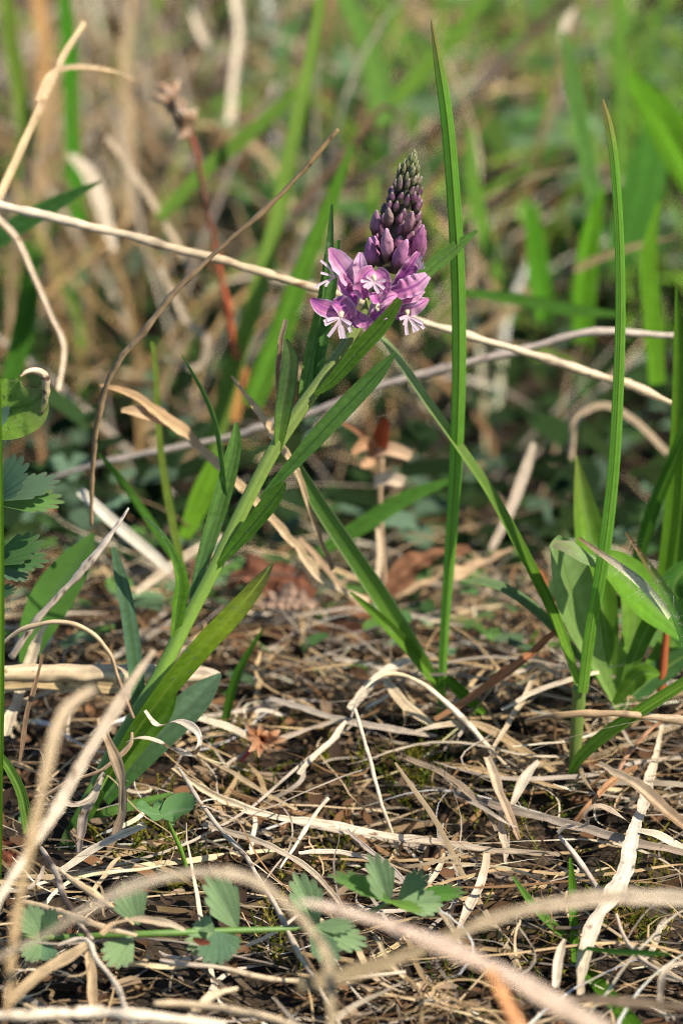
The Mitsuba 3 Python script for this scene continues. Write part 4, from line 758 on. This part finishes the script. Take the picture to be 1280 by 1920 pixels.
for (x, y, tx, ty, w) in heads:
    a, b = at(x, y, .155), at(tx, ty, .155 + rr_.uniform(-.004, .004))
    L = np.linalg.norm(b - a)
    put('spikelet', ovoid(a, (b - a) / L, L, w * 1.7e-4, (.10, .045, .03), np.array([.32, .2, .11]), nseed(), np.array([.66, .55, .4])), 'stalk_skin', rs)
df = thing('dried_flower', 'small red brown dried flower on the litter right of the milkwort base', 'dried flower')
for a in np.linspace(0, 2 * np.pi, 12)[:-1]:
    L = 34 + 12 * math.sin(3 * a + 1)
    put('bract', blade([(492, 1388), (492 + .55 * L * math.cos(a), 1388 - .4 * L * math.sin(a)), (492 + L * math.cos(a), 1386 - .8 * L * math.sin(a))], [5, 15, 3], lift=[10, 12, 12], cols=[(.25, .09, .04), (.38, .17, .08), (.42, .26, .15)], m=10, nc=5, fold=.5), 'straw_skin', df)
put('stem', stalk([(488, 1392), (470, 1405), (452, 1428)], [9, 10, 6], lift=[10, 9, 8], cols=(.35, .04, .03)), 'stalk_skin', df)
db = thing('withered_flower', 'withered brown flower head on a thin stalk, blurred, between the milkwort and the tall blade', 'dried flower')
put('stem', stalk([(722, 1110), (716, 1020), (712, 930), (716, 860)], [10, 10, 10, 10], Y=.085, cols=(.4, .28, .17)), 'stalk_skin', db)
for pts, w, c in [([(712, 850), (718, 815), (726, 785)], [20, 34, 18], (.30, .07, .03)), ([(700, 850), (730, 845), (770, 858)], [18, 30, 22], (.6, .42, .26)), ([(705, 845), (685, 830), (660, 850)], [14, 26, 12], (.42, .24, .13)), ([(700, 860), (680, 815), (640, 790)], [8, 14, 8], (.3, .15, .08)),
                  ([(702, 905), (730, 900), (756, 908)], [22, 30, 26], (.7, .56, .38)), ([(690, 850), (690, 865), (675, 872)], [20, 24, 12], (.48, .3, .17))]:
    put('sepal', blade(pts, w, Y=[.084, .080], cols=c, m=16, roll=20, fold=.5), 'straw_skin', db)
for lab, pts, w, Y, c in [
    ('crumpled red brown dead leaf lying behind the bright milkwort leaf', [(425, 1095), (470, 1075), (530, 1090), (590, 1120)], [20, 74, 84, 30], [.085, .08], (.17, .075, .045)),
    ('pale wrinkled patch of dead leaf right of the red brown one', [(490, 1140), (540, 1120), (590, 1135)], [20, 56, 20], [.075, .07], (.36, .25, .18)),
    ('dark brown dead leaf in the shade below the red brown one', [(400, 1200), (500, 1185), (600, 1190), (700, 1170)], [20, 50, 50, 16], [.075, .07], (.09, .045, .028)),
    ('rusty dead leaf strip behind the left blade of the grass tuft', [(620, 1150), (700, 1130), (790, 1050), (880, 1030)], [20, 46, 40, 14], [.08, .09], (.2, .10, .055)),
    ('tan dead leaf strip behind the tall blade, slanting right', [(740, 1120), (820, 1085), (900, 1060), (960, 1030)], [14, 30, 28, 10], [.085, .09], (.52, .37, .22)),
    ('orange brown dead scrap behind the small leaf at right', [(990, 1070), (1010, 1080), (1030, 1100)], [16, 34, 14], [.09, .09], (.3, .12, .05)),
    ('small dead leaf crumb at the bottom edge, pale and flaky', [(775, 1862), (815, 1868), (860, 1905)], [30, 64, 40], [-.048, -.046], (.55, .40, .26)),
    ('dark red brown dead leaf at the left edge near the moss', [(-10, 1560), (10, 1600), (40, 1625)], [30, 50, 14], [-.01, -.012], (.13, .05, .03))]:
    straw(lab, pts, w, Y=Y, cols=c, name='dead_leaf', cat='dead leaf', ruffle=1.1, blotch=.7, nc=11, m=40, fold=.25)

# ---------------------------------------------------------------- blurred grass and stalks behind
def back(label, pts, w, Y, cols=GREEN, name='grass_sprig', cat='grass', round_=False, skin='grass_blade_skin', **k):
    w = np.asarray(w, float) * (.72 if cat == 'grass' else .58)
    if cat == 'straw' and np.max(Y) > .125: Y, cols = np.asarray(Y) * 1.35, np.asarray(cols) * .8
    if round_: put(name, stalk(pts, w, Y=Y, cols=cols, **{**dict(streak=.4, blotch=.4, spots=(.2, .13, .07), spot_at=.72), **k}), 'stalk_skin', soft=.6, label=label, category=cat)
    else: put(name, blade(pts, w, Y=Y, cols=cols, **{**dict(m=40, nc=11, fold=.4, streak=.5, lines=4, blotch=.3), **k}), skin, soft=.6, label=label, category=cat)
BG = (.16, .27, .045)
for lab, pts, w, Y, c in [
    ('blurred wide green blade running from the top down behind the brown arching stalk', [(395, 850), (430, 720), (480, 560), (522, 400), (552, 250), (585, 100), (604, -20)], [46, 48, 46, 42, 38, 34, 26], [.16, .18, .2], BG),
    ('blurred green blade leaning left across the wide one', [(300, 410), (380, 325), (470, 250), (560, 170)], [30, 38, 40, 24], [.2, .22], (.14, .26, .04)),
    ('blurred green blade rising behind the milkwort stem', [(470, 760), (520, 640), (570, 500), (620, 380), (660, 270)], [60, 64, 50, 36, 10], [.15, .17], (.10, .24, .025)),
    ('broad blurred green blade at the top centre', [(720, 235), (705, 150), (680, 70), (640, -20)], [70, 70, 60, 46], [.3, .32], (.13, .26, .05)),
    ('blurred green blade slanting at the top behind the brown twig', [(700, 230), (780, 150), (860, 60), (920, -20)], [30, 44, 40, 26], [.32, .34], (.15, .29, .04)),
    ('blurred green blade with a dry white tip right of the tall blade', [(1115, 400), (1098, 290), (1075, 170), (1056, 60)], [44, 46, 40, 14], [.22, .24], (.11, .24, .05)),
    ('wide bright blurred leaf blade low behind the slender upright blade', [(1090, 640), (1094, 540), (1110, 430), (1130, 350)], [44, 62, 50, 8], [.22, .22], (.12, .32, .02)),
    ('wide bright blurred leaf blade left of the slender upright blade', [(1020, 600), (1010, 520), (1000, 430), (985, 370)], [40, 58, 46, 8], [.22, .22], (.09, .27, .02)),
    ('yellow green blurred blade left of the bright wide ones', [(930, 520), (905, 430), (885, 330), (880, 240)], [24, 34, 36, 16], [.24, .24], (.14, .29, .04)),
    ('blurred blade at the top right reaching to the edge', [(1180, 140), (1230, 210), (1270, 280), (1310, 360)], [30, 90, 110, 80], [.24, .22], (.12, .3, .02)),
    ('dark blurred broad leaf under the top right blade', [(1150, 500), (1190, 400), (1215, 300), (1225, 200)], [60, 110, 100, 30], [.26, .27], (.07, .2, .03)),
    ('thin blurred upright blade at the top right', [(1160, 330), (1165, 200), (1160, 80), (1165, -20)], [34, 34, 30, 24], [.28, .3], (.13, .27, .04)),
    ('blurred blade standing at the right edge behind the sharp ones', [(1230, 720), (1222, 600), (1215, 480), (1235, 380)], [44, 50, 40, 12], [.14, .15], (.12, .28, .02)),
    ('blurred level blade behind the crossing straws at right', [(860, 548), (960, 560), (1060, 580), (1160, 590)], [20, 32, 34, 14], [.14, .13], (.08, .2, .03)),
    ('blurred green blade slanting behind the foot of the tall blade', [(600, 1035), (680, 985), (760, 935), (845, 900)], [30, 44, 40, 14], [.08, .075], (.075, .19, .03)),
    ('thin yellowish blade behind the dry folded leaf at left', [(345, 1080), (320, 960), (300, 830), (292, 690), (285, 640)], [18, 20, 18, 14, 10], [.06, .06], (.15, .22, .035)),
    ('dim thin green blade slanting at left behind the small milkwort leaf', [(330, 1050), (270, 960), (220, 890), (185, 850)], [20, 22, 18, 8], [.06, .06], (.07, .18, .025)),
    ('blurred green patch of blade behind the milkwort leaf pair', [(345, 1010), (380, 930), (410, 850)], [30, 60, 30], [.1, .11], (.12, .27, .02)),
    ('vivid blurred blade at the top left among dry stems', [(150, 420), (140, 280), (135, 140), (120, -20)], [40, 50, 46, 30], [.3, .32], (.07, .26, .02)),
    ('blurred yellow green blade in the top left corner', [(60, 300), (40, 180), (20, 60), (10, -30)], [30, 40, 40, 30], [.32, .33], (.17, .28, .04)),
    ('blurred dark green leaf pointing right at the left edge', [(-20, 460), (50, 415), (120, 375), (190, 340)], [50, 52, 36, 5], [.09, .09], (.045, .12, .03)),
    ('dim green blurred blade at the left below the dark leaf', [(20, 720), (45, 620), (60, 520), (50, 450)], [50, 60, 50, 20], [.18, .18], (.06, .17, .02))]:
    back(lab, pts, w, Y, c)
for lab, pts, w, Y, c, rd in [
    ('straw leaning up from the left edge with a kink near the top left', [(-10, 390), (40, 280), (92, 165), (125, 95), (160, 42)], [22, 22, 21, 20, 18], [.085, .085], STRAW, True),
    ('thin straw bent over the kinked one at top left', [(70, 190), (95, 140), (140, 125), (200, 130), (250, 150)], [12, 16, 16, 12, 8], [.09, .11], (.55, .43, .26), True),
    ('bent straw bowing down along the left edge', [(-10, 405), (30, 445), (65, 520), (95, 590), (120, 650), (110, 730)], [26, 28, 24, 22, 22, 18], [.07, .075], (.55, .46, .33), True),
    ('blurred dark twig slanting across the top right', [(480, 500), (560, 400), (690, 330), (800, 250), (880, 185), (960, 100), (1080, -20)], [12, 18, 22, 24, 25, 25, 24], [.2, .24, .28], (.075, .048, .03), True),
    ('blurred brown twig with a bent tan tip left of the tall blade', [(545, 400), (620, 320), (680, 250), (718, 200), (748, 222)], [20, 22, 20, 18, 10], [.17, .17], (.09, .055, .033), True),
    ('pale blurred straw standing between the seed head and the green blade', [(355, 500), (300, 400), (255, 330), (200, 255)], [18, 22, 20, 16], [.15, .15], (.6, .48, .32), False),
    ('white blurred dry leaf left of the red stalk', [(130, 290), (170, 330), (195, 400), (215, 470)], [20, 50, 46, 20], [.19, .19], PALE, False),
    ('pale blurred dry stem at the top, left of the green blade', [(432, 230), (440, 140), (450, 60), (440, -20)], [30, 26, 30, 40], [.26, .28], PALE, False),
    ('blurred white dry scrap at the top beside the pale stem', [(360, 20), (375, 60), (400, 100)], [12, 30, 16], [.28, .28], PALE, False),
    ('white dry tip of the blade at the top right', [(1054, 75), (1062, 40), (1078, 15)], [20, 28, 10], [.238, .238], PALE, False),
    ('orange brown blurred dry leaf at the top left corner', [(80, 260), (90, 150), (80, 40), (65, -30)], [40, 54, 50, 40], [.33, .34], (.5, .3, .12), False),
    ('tan blurred dry leaf bowing left of the seed head', [(60, 420), (80, 320), (100, 220), (150, 150)], [20, 40, 44, 30], [.28, .28], (.45, .31, .16), False),
    ('tan blurred dry stem upright behind the seed head', [(240, 420), (245, 280), (235, 140), (250, -20)], [30, 34, 32, 26], [.3, .32], (.5, .38, .22), False),
    ('pale hooped dry grass below the long straw at left', [(300, 500), (350, 600), (390, 640), (370, 690), (310, 670)], [14, 22, 24, 20, 10], [.14, .14], (.58, .48, .34), False),
    ('brownish hooped stem in the dark hollow at right', [(1070, 860), (1080, 790), (1130, 760), (1190, 790), (1250, 850)], [20, 22, 24, 22, 22], [.12, .11], (.36, .28, .18), False),
    ('orange tinted stem base behind the milkwort leaf tip', [(440, 790), (450, 740), (462, 690)], [26, 34, 18], [.145, .145], (.5, .25, .08), False),
    ('whitish grey straw slanting behind the two left milkwort leaves', [(150, 920), (220, 985), (280, 1035), (320, 1070)], [30, 38, 36, 24], [.07, .065], (.55, .52, .42), False),
    ('short pale straw behind the small curled milkwort leaf', [(255, 1110), (310, 1070), (370, 1030), (420, 1005)], [20, 30, 30, 20], [.07, .07], (.56, .46, .32), False),
    ('tan straw standing in the dark right of the withered flower', [(705, 1100), (712, 1040), (708, 990)], [18, 18, 14], [.075, .075], (.6, .48, .32), False),
    ('brown straw running to the withered flower from the lower left', [(560, 1010), (590, 1040), (640, 1100), (690, 1150)], [16, 18, 16, 10], [.06, .055], (.4, .28, .17), False),
    ('pale dead straw in the shade right of the tall blade', [(920, 1030), (955, 960), (985, 880), (1000, 830)], [20, 28, 32, 14], [.11, .11], (.48, .4, .3), False)]:
    back(lab, pts, w, Y, c, name='dry_straw', cat='straw', round_=rd, skin='straw_skin')
